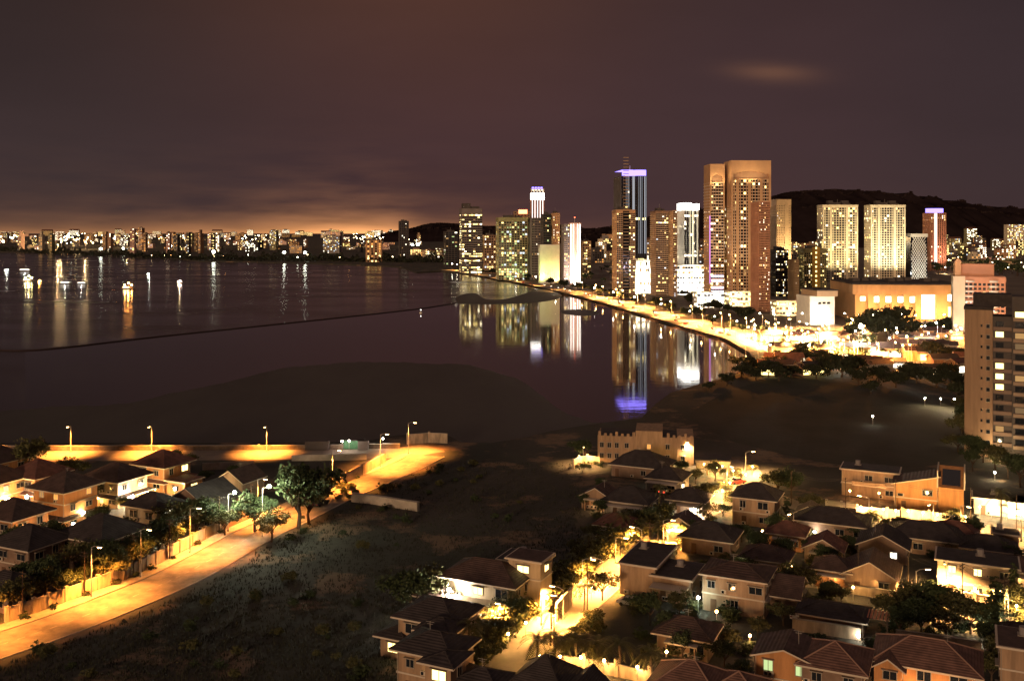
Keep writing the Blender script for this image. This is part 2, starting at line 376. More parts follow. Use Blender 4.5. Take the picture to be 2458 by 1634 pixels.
mk = MB(); ribbon(offset(sea_road, 0), .4, LINE, .036, mk); struct('road_marking', mk)
palm_l = smooth_line(gl([(1195, 1660), (1235, 1590), (1285, 1540), (1345, 1478), (1400, 1432), (1460, 1380), (1520, 1338), (1590, 1290), (1660, 1240), (1720, 1205), (1775, 1165), (1790, 1130), (1740, 1105)], 0), 5)
struct('street', ribbon(palm_l, 8, ASPH2, 0.018)); struct('kerb', strip_box(offset(palm_l[:38], 4.3), .3, 0, .13, CONC)); struct('kerb', strip_box(offset(palm_l[:38], -4.3), .3, 0, .13, CONC))
street2 = smooth_line(gl([(1780, 1150), (1850, 1190), (1960, 1226), (2060, 1240), (2200, 1252), (2330, 1264), (2470, 1280)], 0), 4)
struct('street', ribbon(street2, 6.5, ASPH2, 0.022))
street3 = smooth_line(gl([(1930, 1395), (2060, 1408), (2200, 1425), (2330, 1460), (2420, 1500), (2520, 1540)], 0), 4)
struct('street', ribbon(street3, 6, ASPH2, 0.02))
# hills behind the towers
HILL = mat('hill_forest', (.034, .023, .024), 1.0, 0.004, 0.5, spec=0.0)
def hill(prof, Y, depth):
    mb = MB(); rows = []
    pts = smooth_line([Vector((x, y, 0)) for x, y in prof], 8)
    for k, fz in enumerate((0.0, .35, .7, .92, 1.0, .85, 0.0)):
        row = []
        for p in pts:
            top = H + (HY - p.y) * Y / F
            yy = Y - depth * (1 - k / 4)
            jz = 1 + .05 * math.sin(p.x * .11 + k * 2) + .03 * math.sin(p.x * .37 + k) + random.uniform(-.02, .02)
            row.append(((p.x - CX) / F * Y + 20 * math.sin(p.x * .05 + k), yy, max(0, top) * fz * (jz if 0 < k < 6 and k != 4 else 1)))
        rows.append(row)
    for r0, r1 in zip(rows, rows[1:]):
        for i in range(len(r0) - 1): mb.poly([r0[i], r0[i+1], r1[i+1], r1[i]], HILL)
    rg = random.Random(len(prof)); mx_ = mb.mi(HILL)
    for _ in range(2600):
        r_ = rows[rg.choice((2, 3, 4, 4, 4))]; i = rg.randrange(len(r_) - 1); c_ = Vector(r_[i]).lerp(Vector(r_[i + 1]), rg.random()); q_ = rg.uniform(5, 13) * Y / 5200
        n_ = Vector((rg.gauss(0, 1), rg.gauss(-.7, 1), rg.gauss(0, .6))).normalized(); u_ = n_.orthogonal().normalized(); w_ = n_.cross(u_); j = len(mb.v)
        mb.v += [tuple(c_ - u_ * q_), tuple(c_ + w_ * q_), tuple(c_ + u_ * q_), tuple(c_ - w_ * q_)]; mb.f.append((j, j + 1, j + 2, j + 3)); mb.m.append(mx_)
    o = struct('hill', mb)
    for p in o.data.polygons: p.use_smooth = True
hill([(1360, 557), (1440, 549), (1540, 526), (1700, 499), (1850, 474), (1930, 461), (2020, 458), (2110, 464), (2200, 474), (2290, 490), (2380, 499), (2520, 507), (2700, 507)], 5200, 1100)
hill([(940, 558), (1000, 549), (1045, 539), (1100, 541), (1180, 546), (1300, 540), (1420, 552), (1500, 557)], 7600, 900)
# ------------------------------------------------------------------ towers
def fit_box(x0, x1, yb, dep, yaw):
    """width and centre of a box of given depth whose outline spans photograph columns x0..x1 and whose nearest corner meets the ground at yb"""
    Yn = H * F / (yb - HY); c, s = math.cos(yaw), math.sin(yaw)
    w = (x1 - x0) / F * Yn; cx = ((x0 + x1) / 2 - CX) / F * Yn; cyy = Yn + dep / 2
    for _ in range(40):
        P = [(cx + u * w / 2 * c - v * dep / 2 * s, cyy + u * w / 2 * s + v * dep / 2 * c) for u in (-1, 1) for v in (-1, 1)]
        px = [CX + F * p[0] / p[1] for p in P]; a, b_ = min(px), max(px)
        w *= ((x1 - x0) / (b_ - a)) ** 0.9; w = max(w, 3)
        cx += ((x0 + x1) / 2 - (a + b_) / 2) / F * Yn
        cyy += Yn - min(p[1] for p in P)
    return w, Vector((cx, cyy, 0)), Yn
PLAN = {
 'grid': dict(pw=.34, po=.5, sh=.40, so=.35), 'slab': dict(pw=.14, po=.5, sh=.34, so=.9), 'pier': dict(pw=.5, po=1.0, sh=.28, so=.5),
 'fin': dict(pw=.16, po=.7, sh=.05, so=.15), 'solid': dict(pw=.56, po=.5, sh=.55, so=.4), 'band': dict(pw=.08, po=.25, sh=.5, so=.5), 'open': dict(pw=.22, po=.4, sh=.26, so=.35)}
def rowbox(mb, face, w, d, u0, u1, z0, z1, n0, n1, m):
    """box on a face: u along the face, n outwards"""
    if face == 'F': mb.box(u0, u1, -d/2 - n1, -d/2 - n0, z0, z1, m)
    elif face == 'B': mb.box(u0, u1, d/2 + n0, d/2 + n1, z0, z1, m)
    elif face == 'L': mb.box(-w/2 - n1, -w/2 - n0, u0, u1, z0, z1, m)
    else: mb.box(w/2 + n0, w/2 + n1, u0, u1, z0, z1, m)
FROT = {'F': 0, 'R': R(90), 'L': R(-90), 'B': R(180)}
def fpos(face, w, d, u, n):
    return {'F': (u, -d/2 - n), 'B': (u, d/2 + n), 'L': (-w/2 - n, u), 'R': (w/2 + n, u)}[face]
def pane_mesh(cache, m, pw, ph):
    k = (m.name, round(pw, 2), round(ph, 2))
    if k not in cache:
        b_ = MB(); b_.box(-pw/2, pw/2, -.05, 0, 0, ph, m); cache[k] = b_.mesh('lit_window')
    return cache[k]
def facade(t, w, d, h, floors, cols, style, wallm, glass, plit, lit, maxlit=100, z0=0.0, faces='FLR', rng=random, rows=0.25, widepiers=(), topband=0.0, name='wall', off=(0, 0), slabm=None):
    S = PLAN[style]; fh = (h - topband) / floors
    core = MB(); ox, oy = off
    core.box(-w/2, w/2, -d/2, d/2, z0, z0 + h - .05, glass)
    mb = MB(); spots = []
    for fc in faces:
        W = w if fc in 'FB' else d; n = cols if fc in 'FB' else max(1, round(cols * d / w)); cw = W / n; pc = [rng.choice((.35, .8, 1, 1, 1.3, 1.6)) for _ in range(n)]
        for i in range(n + 1):
            u = -W/2 + i * cw; pw = S['pw'] * cw
            wide = fc == 'F' and i in widepiers
            if wide: pw = max(pw, cw * 1.0)
            a, b_ = max(-W/2, u - pw/2), min(W/2, u + pw/2)
            if b_ - a > .05: rowbox(mb, fc, w, d, a, b_, z0, z0 + h - topband, 0.0, S['po'] + (.5 if wide else 0), wallm)
        for j in range(floors + 1):
            zz = z0 + j * fh; sh = S['sh'] * fh
            rowbox(mb, fc, w, d, -W/2, W/2, max(z0, zz - sh/2), min(z0 + h - topband, zz + sh/2), 0.0, S['so'], slabm or wallm)
        if topband: rowbox(mb, fc, w, d, -W/2 - .01, W/2 + .01, z0 + h - topband, z0 + h, 0.0, S['po'] + .25, wallm)
        for j in range(floors):
            full = rng.random() < rows * plit; pj = plit * rng.choice((.3, .8, 1, 1.2, 1.7))
            for i in range(n):
                if fc == 'F' and (i in widepiers or i + 1 in widepiers) and False: continue
                if rng.random() < (pj * pc[i] if not full else .9): spots.append((fc, -W/2 + (i + .5) * cw, z0 + j * fh + S['sh'] * fh / 2 + .02, cw * (1 - S['pw']) * rng.choice((.94, .94, .6)), fh * (1 - S['sh']) * rng.choice((.96, .96, .7)), rng.choice(lit) if rng.random() < .8 else E_DIM))
    mb.box(-w/2 - .4, w/2 + .4, -d/2 - .4, d/2 + .4, z0 + h - .02, z0 + h + .5, wallm)
    g = core.build('glazing', t); wl = mb.build(name, t)
    for o in (g, wl): o.location = (ox, oy, 0)
    rng.shuffle(spots); spots.sort(key=lambda q: q[0] != 'F'); cache = {}; rest = MB()
    for k, (fc, u, zz, pw, ph, m) in enumerate(spots):
        x, y = fpos(fc, w, d, u, .06)
        if k < maxlit:
            o = link('lit_window', pane_mesh(cache, m, pw, ph), t, (x + ox, y + oy, zz), FROT[fc])
        else:
            M = Matrix.Translation((x + ox, y + oy, zz)) @ Matrix.Rotation(FROT[fc], 4, 'Z')
            rest.box(-pw/2, pw/2, -.05, 0, 0, ph, m, M)
    if rest.f:
        stuff(rest.build('lit_window', t))
def roof_plant(t, w, d, z, m, rng, name='roof_plant'):
    mb = MB(); mb.box(-w*.28, w*.05, -d*.25, d*.25, z, z + 3.2, m); mb.box(w*.12, w*.34, -d*.2, d*.2, z, z + 2.2, m)
    mb.tube([(w*.0, 0, z + 3), (w*.0, 0, z + 7.5)], .18, METAL, 5)
    mb.build(name, t)
def tower(name, label, x0, x1, yt, yb, dep, yaw, wallm, style, floors, cols, plit, lit, glass=GLASS, maxlit=100, cat='tower', group=None, plant=True, podium=None, **kw):
    yaw = R(yaw); w, c, Yn = fit_box(x0, x1, yb, dep, yaw)
    h = H + (HY - yt) * c.y / F
    t = thing(name, label, cat, c, yaw, group)
    rng = random.Random(int(x0 * 7 + yt))
    facade(t, w, dep, h, floors, cols, style, wallm, glass, plit, lit, maxlit, rng=rng, **kw)
    if plant: roof_plant(t, w, dep, h + .5, DARKW, rng)
    t['_w'] = w; t['_d'] = dep; t['_h'] = h
    return t
YL = [E_WARM, E_WARM, E_DIM, E_FAINT, E_YEL, E_WHITE, E_COOL]
YG = [E_GREEN, E_YEL, E_WARM, E_WARM, E_GREEN, E_FAINT, E_COOL]
DIMS = [E_DIM, E_WARM, E_DIM, E_WHITE]
AMB = [E_YEL, E_YEL, E_WARM, E_WHITE, E_FAINT, E_DIM]
OFFW = [E_WARM, E_YEL, E_YEL, E_BRIGHT]

tower('slim_tower', 'slim dark tower standing alone at the far end of the bay', 957, 981, 531, 622, 24, 12, DARKW, 'grid', 22, 5, .12, [E_WHITE, E_DIM], maxlit=30)
tower('low_block', 'squat orange lit block below the lone slim dark tower', 879, 916, 577, 629, 20, 10, ORANGE, 'pier', 9, 4, .3, [E_ORANGE, E_YEL], maxlit=24)
tower('apartment_tower', 'narrow dark tower with greenish lit balconies, beside the black crowned office tower', 1065, 1098, 556, 640, 22, 14, DARKW, 'slab', 18, 4, .16, [E_GREEN, E_WHITE, E_DIM], maxlit=24)
t = tower('office_tower', 'dark office tower with whole floors lit yellow under a black rooftop block', 1103, 1157, 502, 656, 34, 10, GREY, 'band', 26, 9, .20, OFFW, GLASSB, rows=1.3, plant=False, topband=8)
mb = MB(); W_, h_ = t['_w'], t['_h']; mb.box(-W_*.42, -W_*.05, -12, 12, h_ + .5, h_ + 9, DARKW); mb.box(-W_*.05, W_*.4, -10, 10, h_ + .5, h_ + 4, DARKW); mb.build('roof_plant', t)
tower('low_apartment', 'low brown apartment tower between the dark office tower and the wide lit slab', 1159, 1190, 565, 656, 22, 8, BROWN, 'grid', 15, 5, .25, YL, maxlit=40)
tower('apartment_slab', 'wide apartment slab with a dense grid of yellow green lit windows', 1191, 1266, 523, 672, 26, 8, OLIVE, 'open', 25, 11, .46, YG, rows=.5, topband=5)
tower('office_slab', 'unlit grey office slab joined to the wide lit apartment slab', 1268, 1297, 524, 672, 30, 8, GREY, 'grid', 25, 6, .03, [E_DIM, E_WHITE], maxlit=30, plant=False)
t = tower('crowned_tower', 'red and white ribbed tower with a glaring white crown, behind the grey slab', 1274, 1306, 478, 645, 30, 0, REDW, 'fin', 30, 5, .05, [E_DIM], plant=False, maxlit=20)
W_, D_, h_ = t['_w'], t['_d'], t['_h']
mb = MB(); mb.box(-W_/2 - .5, W_/2 + .5, -D_/2 - .5, D_/2 + .5, h_ - 2, h_ + 10, L_WINE); mb.build('crown', t)
mb = MB(); mb.box(-W_/2, W_/2, -D_/2, D_/2, h_ + 16, h_ + 18, WHITEW)
for i in range(5): mb.box(-W_/2 + i * W_ * .235, -W_/2 + i * W_ * .235 + W_*.06, -D_/2, D_/2, h_ + 10, h_ + 16, WHITEW)
mb.build('crown_frame', t)
for i in range(5):
    mb = MB(); u = -W_/2 + (i + .5) * W_/5; mb.box(u - W_*.035, u + W_*.035, -D_/2 - 1.2, -D_/2 - .8, h_ - 75, h_ - 2.2, emit('strip_rose', (1, .75, .68), 2.2)); mb.build('light_strip', t)
for i in range(4):
    mb = MB(); u = -W_/2 + (i + .7) * W_/4.6; mb.box(u - 1.8, u + 1.8, -D_/2 - .4, D_/2*.2, h_ + 18.2, h_ + 21, L_VIO); mb.build('crown_lamp', t)
t = tower('rooftop_sign_block', 'low block with a red glowing rooftop sign, beside the white crowned tower', 1233, 1273, 508, 648, 18, 0, BROWN, 'solid', 22, 5, .0, [E_DIM], plant=False)
mb = MB(); mb.box(-6, 9, -t['_d']/2 - .8, -t['_d']/2 - .5, t['_h'] - 4, t['_h'] + 3, L_RED); mb.build('sign', t)
tower('apartment_tower', 'dark green glass apartment tower with scattered lit homes, behind the green floodlit block', 1299, 1322, 515, 676, 22, 6, DARKW, 'slab', 27, 4, .22, [E_WHITE, E_GREEN, E_YEL], GLASSG, maxlit=50)
tower('apartment_tower', 'tan apartment tower with scattered lit homes, touching the dark green glass tower', 1322, 1343, 513, 676, 22, 6, ORANGE, 'solid', 27, 4, .22, [E_WHITE, E_YEL, E_WARM], maxlit=50)
t = tower('podium_block', 'windowless block floodlit green on one side and orange on the other', 1294, 1343, 588, 681, 24, 4, WHITEW, 'pier', 2, 9, 0, [E_DIM], WHITEW, plant=False, topband=3, faces='FL')
plight((t.location.x - 12, t.location.y - 26, 6), (.75, 1, .25), 60000, 1, None, 'SPOT', (t.location.x - 8, t.location.y, 26), 110)
plight((t.location.x + 14, t.location.y - 26, 6), (1, .55, .2), 60000, 1, None, 'SPOT', (t.location.x + 12, t.location.y, 20), 110)
tower('apartment_block', 'dark apartment strip with dotted lit windows, joined to the pale pink tower', 1348, 1367, 539, 686, 20, 6, GREY, 'grid', 30, 3, .3, YL, maxlit=40, plant=False)
t = tower('pink_tower', 'slim pale pink tower outlined with bright white stripes, above the seafront road', 1366, 1393, 536, 686, 18, 2, PINK, 'solid', 30, 4, .0, [E_WHITE], WHITEW, plant=False, topband=4)
W_, D_, h_ = t['_w'], t['_d'], t['_h']
for i, u in enumerate((-.46, -.2, .22, .46)):
    mb = MB(); mb.box(u * W_ - .5, u * W_ + .5, -D_/2 - 1.3, -D_/2 - .9, 3, h_ - 1, emit('strip_white', (1, .9, .8), 3.0)); mb.build('light_strip', t)
mb = MB(); mb.tube([(0, 0, h_), (0, 0, h_ + 7)], .2, METAL); mb.ball((0, 0, h_ + 7), .6, L_RED); mb.build('mast', t)
plight((t.location.x, t.location.y - 30, 4), (1, .72, .55), 300000, 1, None, 'SPOT', (t.location.x, t.location.y, 50), 120)
tower('yellow_block', 'small amber lit block just behind the pale pink tower', 1394, 1418, 579, 668, 18, 4, ORANGE, 'grid', 14, 5, .3, AMB, maxlit=40)
t = tower('balcony_tower', 'tan tower split by a dark balcony recess, in front of the violet crowned tower', 1470, 1524, 505, 708, 26, 4, ORANGE, 'open', 42, 9, .2, [E_WHITE, E_YEL, E_WARM], widepiers=(), topband=3, slabm=PALES)
mb = MB(); mb.box(-t['_w']*.17, t['_w']*.17, -t['_d']/2 - 1.3, -t['_d']/2 - .7, 4, t['_h'] - 1, GLASSB)
for j in range(42):
    mb.box(-t['_w']*.15, t['_w']*.15, -t['_d']/2 - 1.6, -t['_d']/2 - 1.35, 4.6 + j * 3.35, 5.3 + j * 3.35, TAN)
mb.build('balcony_recess', t)
t = tower('violet_crown_tower', 'tallest dark glass tower with a violet and white lit crown', 1474, 1551, 426, 690, 40, 6, DARKW, 'fin', 46, 12, .012, [E_WHITE, E_YEL], GLASSB, plant=False, maxlit=30, rows=6)
W_, D_, h_ = t['_w'], t['_d'], t['_h']
for sx in (-1, 1):
    mb = MB(); n_ = 14
    for i in range(n_):
        a0 = math.pi * i / n_; a1 = math.pi * (i + 1) / n_; r_ = W_ * .23
        x0_, x1_ = sx * W_*.25 - r_*math.cos(a0), sx * W_*.25 - r_*math.cos(a1)
        y0_, y1_ = -D_/2 - 2 - 4*math.sin(a0), -D_/2 - 2 - 4*math.sin(a1)
        mb.poly([(x0_, y0_, h_ + .6), (x1_, y1_, h_ + .6), (x1_, y1_, h_ + 7.5), (x0_, y0_, h_ + 7.5)], L_VIO)
        mb.poly([(x0_, y0_, h_ + 7.5), (x1_, y1_, h_ + 7.5), (x1_, D_/2, h_ + 7.5), (x0_, D_/2, h_ + 7.5)], L_VIO)
    mb.build('crown', t)
mb = MB(); mb.box(-W_*.05, W_*.05, -D_/2 - 2, D_/2, h_ + .5, h_ + 6, L_VIO); mb.tube([(0, 0, h_ + 6), (0, 0, h_ + 14)], .4, METAL); mb.build('mast', t)
for i, (u, st) in enumerate(((-.30, .10), (-.24, .10), (-.2, .16), (-.03, .5), (.02, .3), (.2, .13), (.27, .2), (.33, .13), (.44, .35), (.49, .16))):
    mb = MB(); mb.box(u * W_ - .3, u * W_ + .3, -D_/2 - 1.2, -D_/2 - .8, 40, h_, emit('strip%d' % round(st * 100), (.9, .92, 1), st * 2)); mb.build('light_strip', t)
t = tower('lit_podium', 'blazing white lit podium between the violet crowned tower and the balconied tower', 1521, 1563, 624, 704, 22, 0, WHITEW, 'band', 5, 8, .8, [E_BRIGHT, E_WHITE], maxlit=40, plant=False)
for dx_ in (-9, 9): plight((t.location.x + dx_, t.location.y - 22, 5), WHT, 260000, 1, None, 'SPOT', (t.location.x + dx_, t.location.y, 14), 120)
tower('balconied_tower', 'brown tower with close balcony rows, facing the white lit podium', 1562, 1604, 508, 710, 28, 3, BROWN, 'slab', 40, 6, .2, YL, GLASSB, topband=2, slabm=PALES)
tower('balconied_tower', 'amber edged tower with close balcony rows, beside the white crowned striped tower', 1604, 1624, 507, 712, 24, 3, ORANGE, 'slab', 40, 3, .22, YL, GLASSB, plant=False, slabm=PALES)
t = tower('striped_tower', 'black and white striped tower under a glaring white floodlit crown', 1626, 1676, 506, 696, 30, 5, WHITEW, 'fin', 38, 7, .02, [E_WHITE, E_BRIGHT], GLASSB, plant=False, rows=5, maxlit=30)
W_, D_, h_ = t['_w'], t['_d'], t['_h']
mb = MB(); mb.box(-W_*.52, -W_*.02, -D_/2 - 1.5, D_/2, h_ + .6, h_ + 8.5, L_WINE); mb.build('crown', t)
mb = MB(); mb.box(W_*.1, W_*.54, -D_/2 - 1.5, D_/2, h_ + .6, h_ + 7.5, L_WINE); mb.build('crown', t)
for u, ww in ((-.1, .05), (.1, .10), (.42, .03)):
    mb = MB(); mb.box((u - ww/2) * W_, (u + ww/2) * W_, -D_/2 - 1.3, -D_/2 - .9, 8, h_, emit('strip_cream', (1, .85, .55), 1.3)); mb.build('light_strip', t)
t = tower('lit_annex', 'white lit low annex at the foot of the striped tower', 1618, 1690, 636, 708, 18, 0, WHITEW, 'band', 6, 10, .4, [E_BRIGHT, E_YEL], maxlit=60, plant=False)
plight((t.location.x, t.location.y - 22, 5), WHT, 260000, 1, None, 'SPOT', (t.location.x, t.location.y, 14), 120)
for lab, x0, x1, yt, yb, m in (('white glowing podium at the foot of the violet edged wing tower', 1664, 1738, 702, 737, E_BRIGHT), ('cream lit podium under the tallest orange tower', 1740, 1802, 699, 735, E_YEL), ('low cream lit arcade between the orange towers and the mall pavilion', 1850, 1922, 722, 757, E_YEL)):
    t = tower('lit_podium', lab, x0, x1, yt, yb, 14, 3, WHITEW if m is E_BRIGHT else CREAM, 'band', 3, 8, .75, [m, E_WHITE, m], maxlit=30, plant=False)
    plight((t.location.x, t.location.y - 20, 4), WHT if m is E_BRIGHT else WARM, 90000 if m is E_BRIGHT else 30000, 1, None, 'SPOT', (t.location.x, t.location.y, 8), 140)
# the big orange pair: a wing and a main tower with a framed top, and a slimmer slab in front
def framed_top(t, inset=.12):
    W_, D_, h_ = t['_w'], t['_d'], t['_h']; mb = MB(); e = W_ * inset * .5; hh = 17
    mb.box(-W_/2 - .6, -W_/2 + e, -D_/2 - 1.6, D_/2, h_ - 26, h_ + hh, ORANGE); mb.box(W_/2 - e, W_/2 + .6, -D_/2 - 1.6, D_/2, h_ - 26, h_ + hh, ORANGE)
    mb.box(-W_/2 + e, W_/2 - e, -D_/2 + 1.5, D_/2 - .5, h_ + .5, h_ + hh - .4, BROWN); n_ = 12; x0_, x1_ = -W_/2 + e, W_/2 - e  # darker backing wall, the shade under the arch put into its colour
    for i in range(n_):
        a, b_ = x0_ + (x1_ - x0_) * i / n_, x0_ + (x1_ - x0_) * (i + 1) / n_; s_ = abs((i + .5) / n_ * 2 - 1)
        mb.box(a, b_, -D_/2 - 1.4, D_/2, h_ + hh - 9.5 - 3.2 * s_**2, h_ + hh, ORANGE)
    mb.build('roof_frame', t)
    plight((t.location.x, t.location.y - D_/2 - 9, h_ - 4), WARM, 14000, 1, None, 'SPOT', (t.location.x, t.location.y - D_/2, h_ + 14), 130)
t = tower('framed_tower', 'orange balconied wing tower with a violet lit lower edge, beside the tallest orange tower', 1691, 1737, 440, 728, 22, 3, ORANGE, 'slab', 40, 5, .17, AMB, GLASSB, plant=False, maxlit=80, slabm=PALES); framed_top(t)
W_, D_ = t['_w'], t['_d']
mb = MB(); mb.box(-W_/2 - .9, -W_/2 - .5, -D_/2 - 1.8, -D_/2 + .2, 18, 80, emit('strip_violet', (.8, .3, .9), 1.3)); mb.build('light_strip', t)
for j in (10, 13.6, 20, 24): 
    mb = MB(); mb.box(-W_/2 + .5, W_/2 - .5, -D_/2 - 1.75, -D_/2 - 1.4, j, j + 1.7, emit('strip_lilac', (.95, .8, 1), 3)); mb.build('light_strip', t)
t = tower('framed_tower', 'tallest broad orange tower framed at the top by an arched band', 1739, 1848, 432, 729, 24, 3, ORANGE, 'open', 40, 13, .17, AMB, GLASSB, plant=False, widepiers=(0, 2, 6, 10, 13), slabm=PALES); framed_top(t, .08)
tower('red_slab', 'red brown slab with tight window rows, in front of the tallest orange tower', 1803, 1847, 486, 748, 20, 5, REDW, 'grid', 46, 8, .11, [E_WARM, E_WHITE], GLASSB, plant=False)
t = tower('cream_tower', 'tan and cream tower with an amber lit side, behind the tallest orange tower', 1849, 1898, 480, 690, 24, 3, TAN, 'solid', 34, 8, .09, YL, plant=False, widepiers=(5, 6), topband=6)
plight((t.location.x + 12, t.location.y - 40, 18), WARM, 500000, 1, None, 'SPOT', (t.location.x + 12, t.location.y, 70), 90)
tower('dotted_block', 'dark block speckled with tiny lit windows, under the tan and cream tower', 1846, 1892, 600, 712, 22, 3, DARKW, 'grid', 18, 9, .32, [E_WHITE, E_YEL, E_WARM, E_DIM], GLASSB)
tower('tan_block', 'narrow tan block stepping up beside the speckled dark block', 1892, 1917, 624, 722, 18, 3, TAN, 'solid', 17, 4, .22, AMB, plant=False)
t = tower('hotel_block', 'amber hotel block with a bright central stair shaft', 1916, 1983, 597, 700, 20, 3, OLIVE, 'grid', 18, 11, .3, AMB, widepiers=(5,), topband=4)
mb = MB(); mb.box(-4.2, 4.2, -t['_d']/2 - 2.6, -t['_d']/2 - 1.3, 2, t['_h'] + 2, mat('wall_amber', (.6, .36, .08), .85, .1, .2)); mb.build('stair_shaft', t)
for j in range(10):
    mb = MB(); mb.box(-.8, .8, -t['_d']/2 - 2.75, -t['_d']/2 - 2.6, 6 + j * 5.1, 8 + j * 5.1, E_YEL); mb.build('shaft_lamp', t)
for i, (x0, x1, lab, ppl) in enumerate(((1962, 2059, 'cream condominium tower with amber and white lit homes, the one nearer the orange towers', .17), (2075, 2173, 'cream white condominium tower glaring brightest towards its foot, beside the lattice block', .10))):
    t = tower('condominium_tower', lab, x0, x1, 493, 677, 26, -2, CREAM, 'open', 31, 13, ppl, [E_YEL, E_WHITE, E_WARM], widepiers=(0, 3, 9, 13), topband=3)
    W_, D_, h_ = t['_w'], t['_d'], t['_h']
    for k in (-.34, 0, .34):
        plight((t.location.x + k * W_, t.location.y - 62, 12), (1, .80, .42) if i == 0 else (1, .90, .58), (120000, 200000)[i], 1, None, 'SPOT', (t.location.x + k * W_, t.location.y, 66), 80)
    mb = MB(); mb.box(-W_*.3, -W_*.15, -4, 4, h_ + 3, h_ + 6, DARKW); mb.box(W_*.1, W_*.3, -4, 4, h_ + 3, h_ + 6, DARKW); mb.build('water_tank', t)
# lattice block
w_, c, Yn = fit_box(2172, 2226, 672, 20, 0); h_ = H + (HY - 562) * c.y / F
t = thing('lattice_block', 'pale block wrapped in a diagonal lattice, between the glaring cream tower and the red tower', 'office block', c, 0)
mb = MB(); mb.box(-w_/2, w_/2, -10, 10, 0, h_, GLASSB); mb.build('glazing', t)
mb = MB(); n_ = 7
for k in range(-9, n_ + 9):
    for sgn in (1, -1):
        x0_ = -w_/2 + k * w_/n_; run = h_ * .62; a = Vector((x0_, 0)); 
        for j in range(14):
            za, zb = h_ * j/14, h_ * (j+1)/14; xa, xb = x0_ + sgn * run * j/14, x0_ + sgn * run * (j+1)/14
            if min(xa, xb) < -w_/2 or max(xa, xb) > w_/2: continue
            y_ = -10.3 - (.15 if sgn > 0 else 0)
            mb.poly([(xa - .5, y_, za), (xa + .5, y_, za), (xb + .5, y_, zb), (xb - .5, y_, zb)], WHITEW)
mb.box(-w_/2 - .3, w_/2 + .3, -10.9, 10, h_ - 4, h_ + .6, WHITEW); mb.build('lattice', t)
plight((c.x, c.y - 40, 8), (.95, 1, .9), 40000, 1, None, 'SPOT', (c.x, c.y, 30), 100)
t = tower('red_tower', 'red tower with a white lit shaft under a violet white disc of light', 2216, 2270, 512, 650, 26, 4, REDW, 'pier', 30, 7, .06, [E_WARM, E_WHITE], plant=False, maxlit=40)
W_, D_, h_ = t['_w'], t['_d'], t['_h']
mb = MB(); n_ = 20; ring = [(W_*.56*math.cos(2*math.pi*i/n_), W_*.42*math.sin(2*math.pi*i/n_)) for i in range(n_)]
for i in range(n_):
    p, q = ring[i], ring[(i+1) % n_]
    mb.poly([(*p, h_ + 1), (*q, h_ + 1), (*q, h_ + 8), (*p, h_ + 8)], L_VIO)
mb.poly([(*p, h_ + 8) for p in ring], L_VIO); mb.poly([(*p, h_ + 1) for p in ring[::-1]], L_VIO); mb.build('crown', t)
mb = MB(); mb.box(-W_*.28, -W_*.1, -D_/2 - 1.6, -D_/2 - 1.2, 6, h_, emit('strip_rosewhite', (1, .8, .7), 1.8)); mb.build('light_strip', t)
plight((t.location.x + 8, t.location.y - 40, 14), (1, .5, .35), 120000, 1, None, 'SPOT', (t.location.x, t.location.y, 50), 100)
# shopping mall
w_, c, Yn = fit_box(1990, 2300, 777, 60, -4); h_ = 27.0
t = thing('shopping_mall', 'long tan shopping mall with tall glowing entrance bays under a flat curved roof', 'mall', c, R(-4))
mb = MB(); mb.box(-w_/2, w_/2, -28, 30, 0, h_ - 3, mat('mall_wall', (.50, .30, .15), .85, .06, .25)); mb.build('wall', t)
MW = MATS['mall_wall']; mb = MB()
n_ = 24
for i in range(n_):
    a, b_ = -w_/2 - 3 + (w_ + 6) * i/n_, -w_/2 - 3 + (w_ + 6) * (i+1)/n_; s_ = math.sin(math.pi * (i + .5)/n_) * 4
    mb.box(a, b_, -33 - s_, 31, h_ - 7, h_, MW); mb.box(a, b_, -32 - s_, 30, h_, h_ + 1.2, R_FLAT)
mb.build('roof', t)
mb = MB()
for i in range(8): mb.box(-w_*.45 + i * w_*.12, -w_*.45 + i * w_*.12 + 5, -10 + (i % 3) * 8, 0 + (i % 3) * 8, h_ + 1.2, h_ + 3.5, DARKW)
mb.build('roof_plant', t)
u0 = -w_/2
for i, (a, b_, z0_, z1_, m) in enumerate(((.18, .235, 14, 18, L_WINE), (.30, .355, 14, 18, L_WINE), (.42, .475, 14, 18, L_WINE), (.54, .60, 14, 18, L_WINE), (.64, .80, 2, 21, emit('entrance_glow', (1, .93, .82), 5)), (.90, .96, 15, 21, L_WINE), (.235, .30, 1, 9, E_BRIGHT), (.355, .42, 1, 9, E_BRIGHT), (.05, .10, 15, 18, E_BRIGHT), (.9, .95, 3, 11, E_YEL), (.18, .23, 1, 8, E_BRIGHT), (.43, .5, 1, 8, E_BRIGHT))):
    f_ = MB(); f_.box(u0 + a*w_ - .5, u0 + b_*w_ + .5, -28.5, -28.02, z0_ - .5, z1_ + .5, MW); fo = f_.build('window', t)
    mb = MB(); mb.box(u0 + a*w_, u0 + b_*w_, -28.7, -28.52, z0_, z1_, m); mb.build('pane', fo)
for a in (.15, .265, .385, .505, .62, .82, .88):
    mb = MB(); mb.box(u0 + a*w_ - 2.2, u0 + a*w_ + 2.2, -31, -28.03, 0, h_ - 7.02, MW); mb.build('pillar', t)
M_ = Matrix.Rotation(R(-4), 4, 'Z')
for a in (.05, .2, .33, .45, .58, .72, .86, .95):
    p = c + (M_ @ Vector((u0 + a*w_, -44, 4))); plight(p, (1, .55, .2), 20000, .8, None, 'SPOT', c + (M_ @ Vector((u0 + a*w_, -28, 12))), 140)
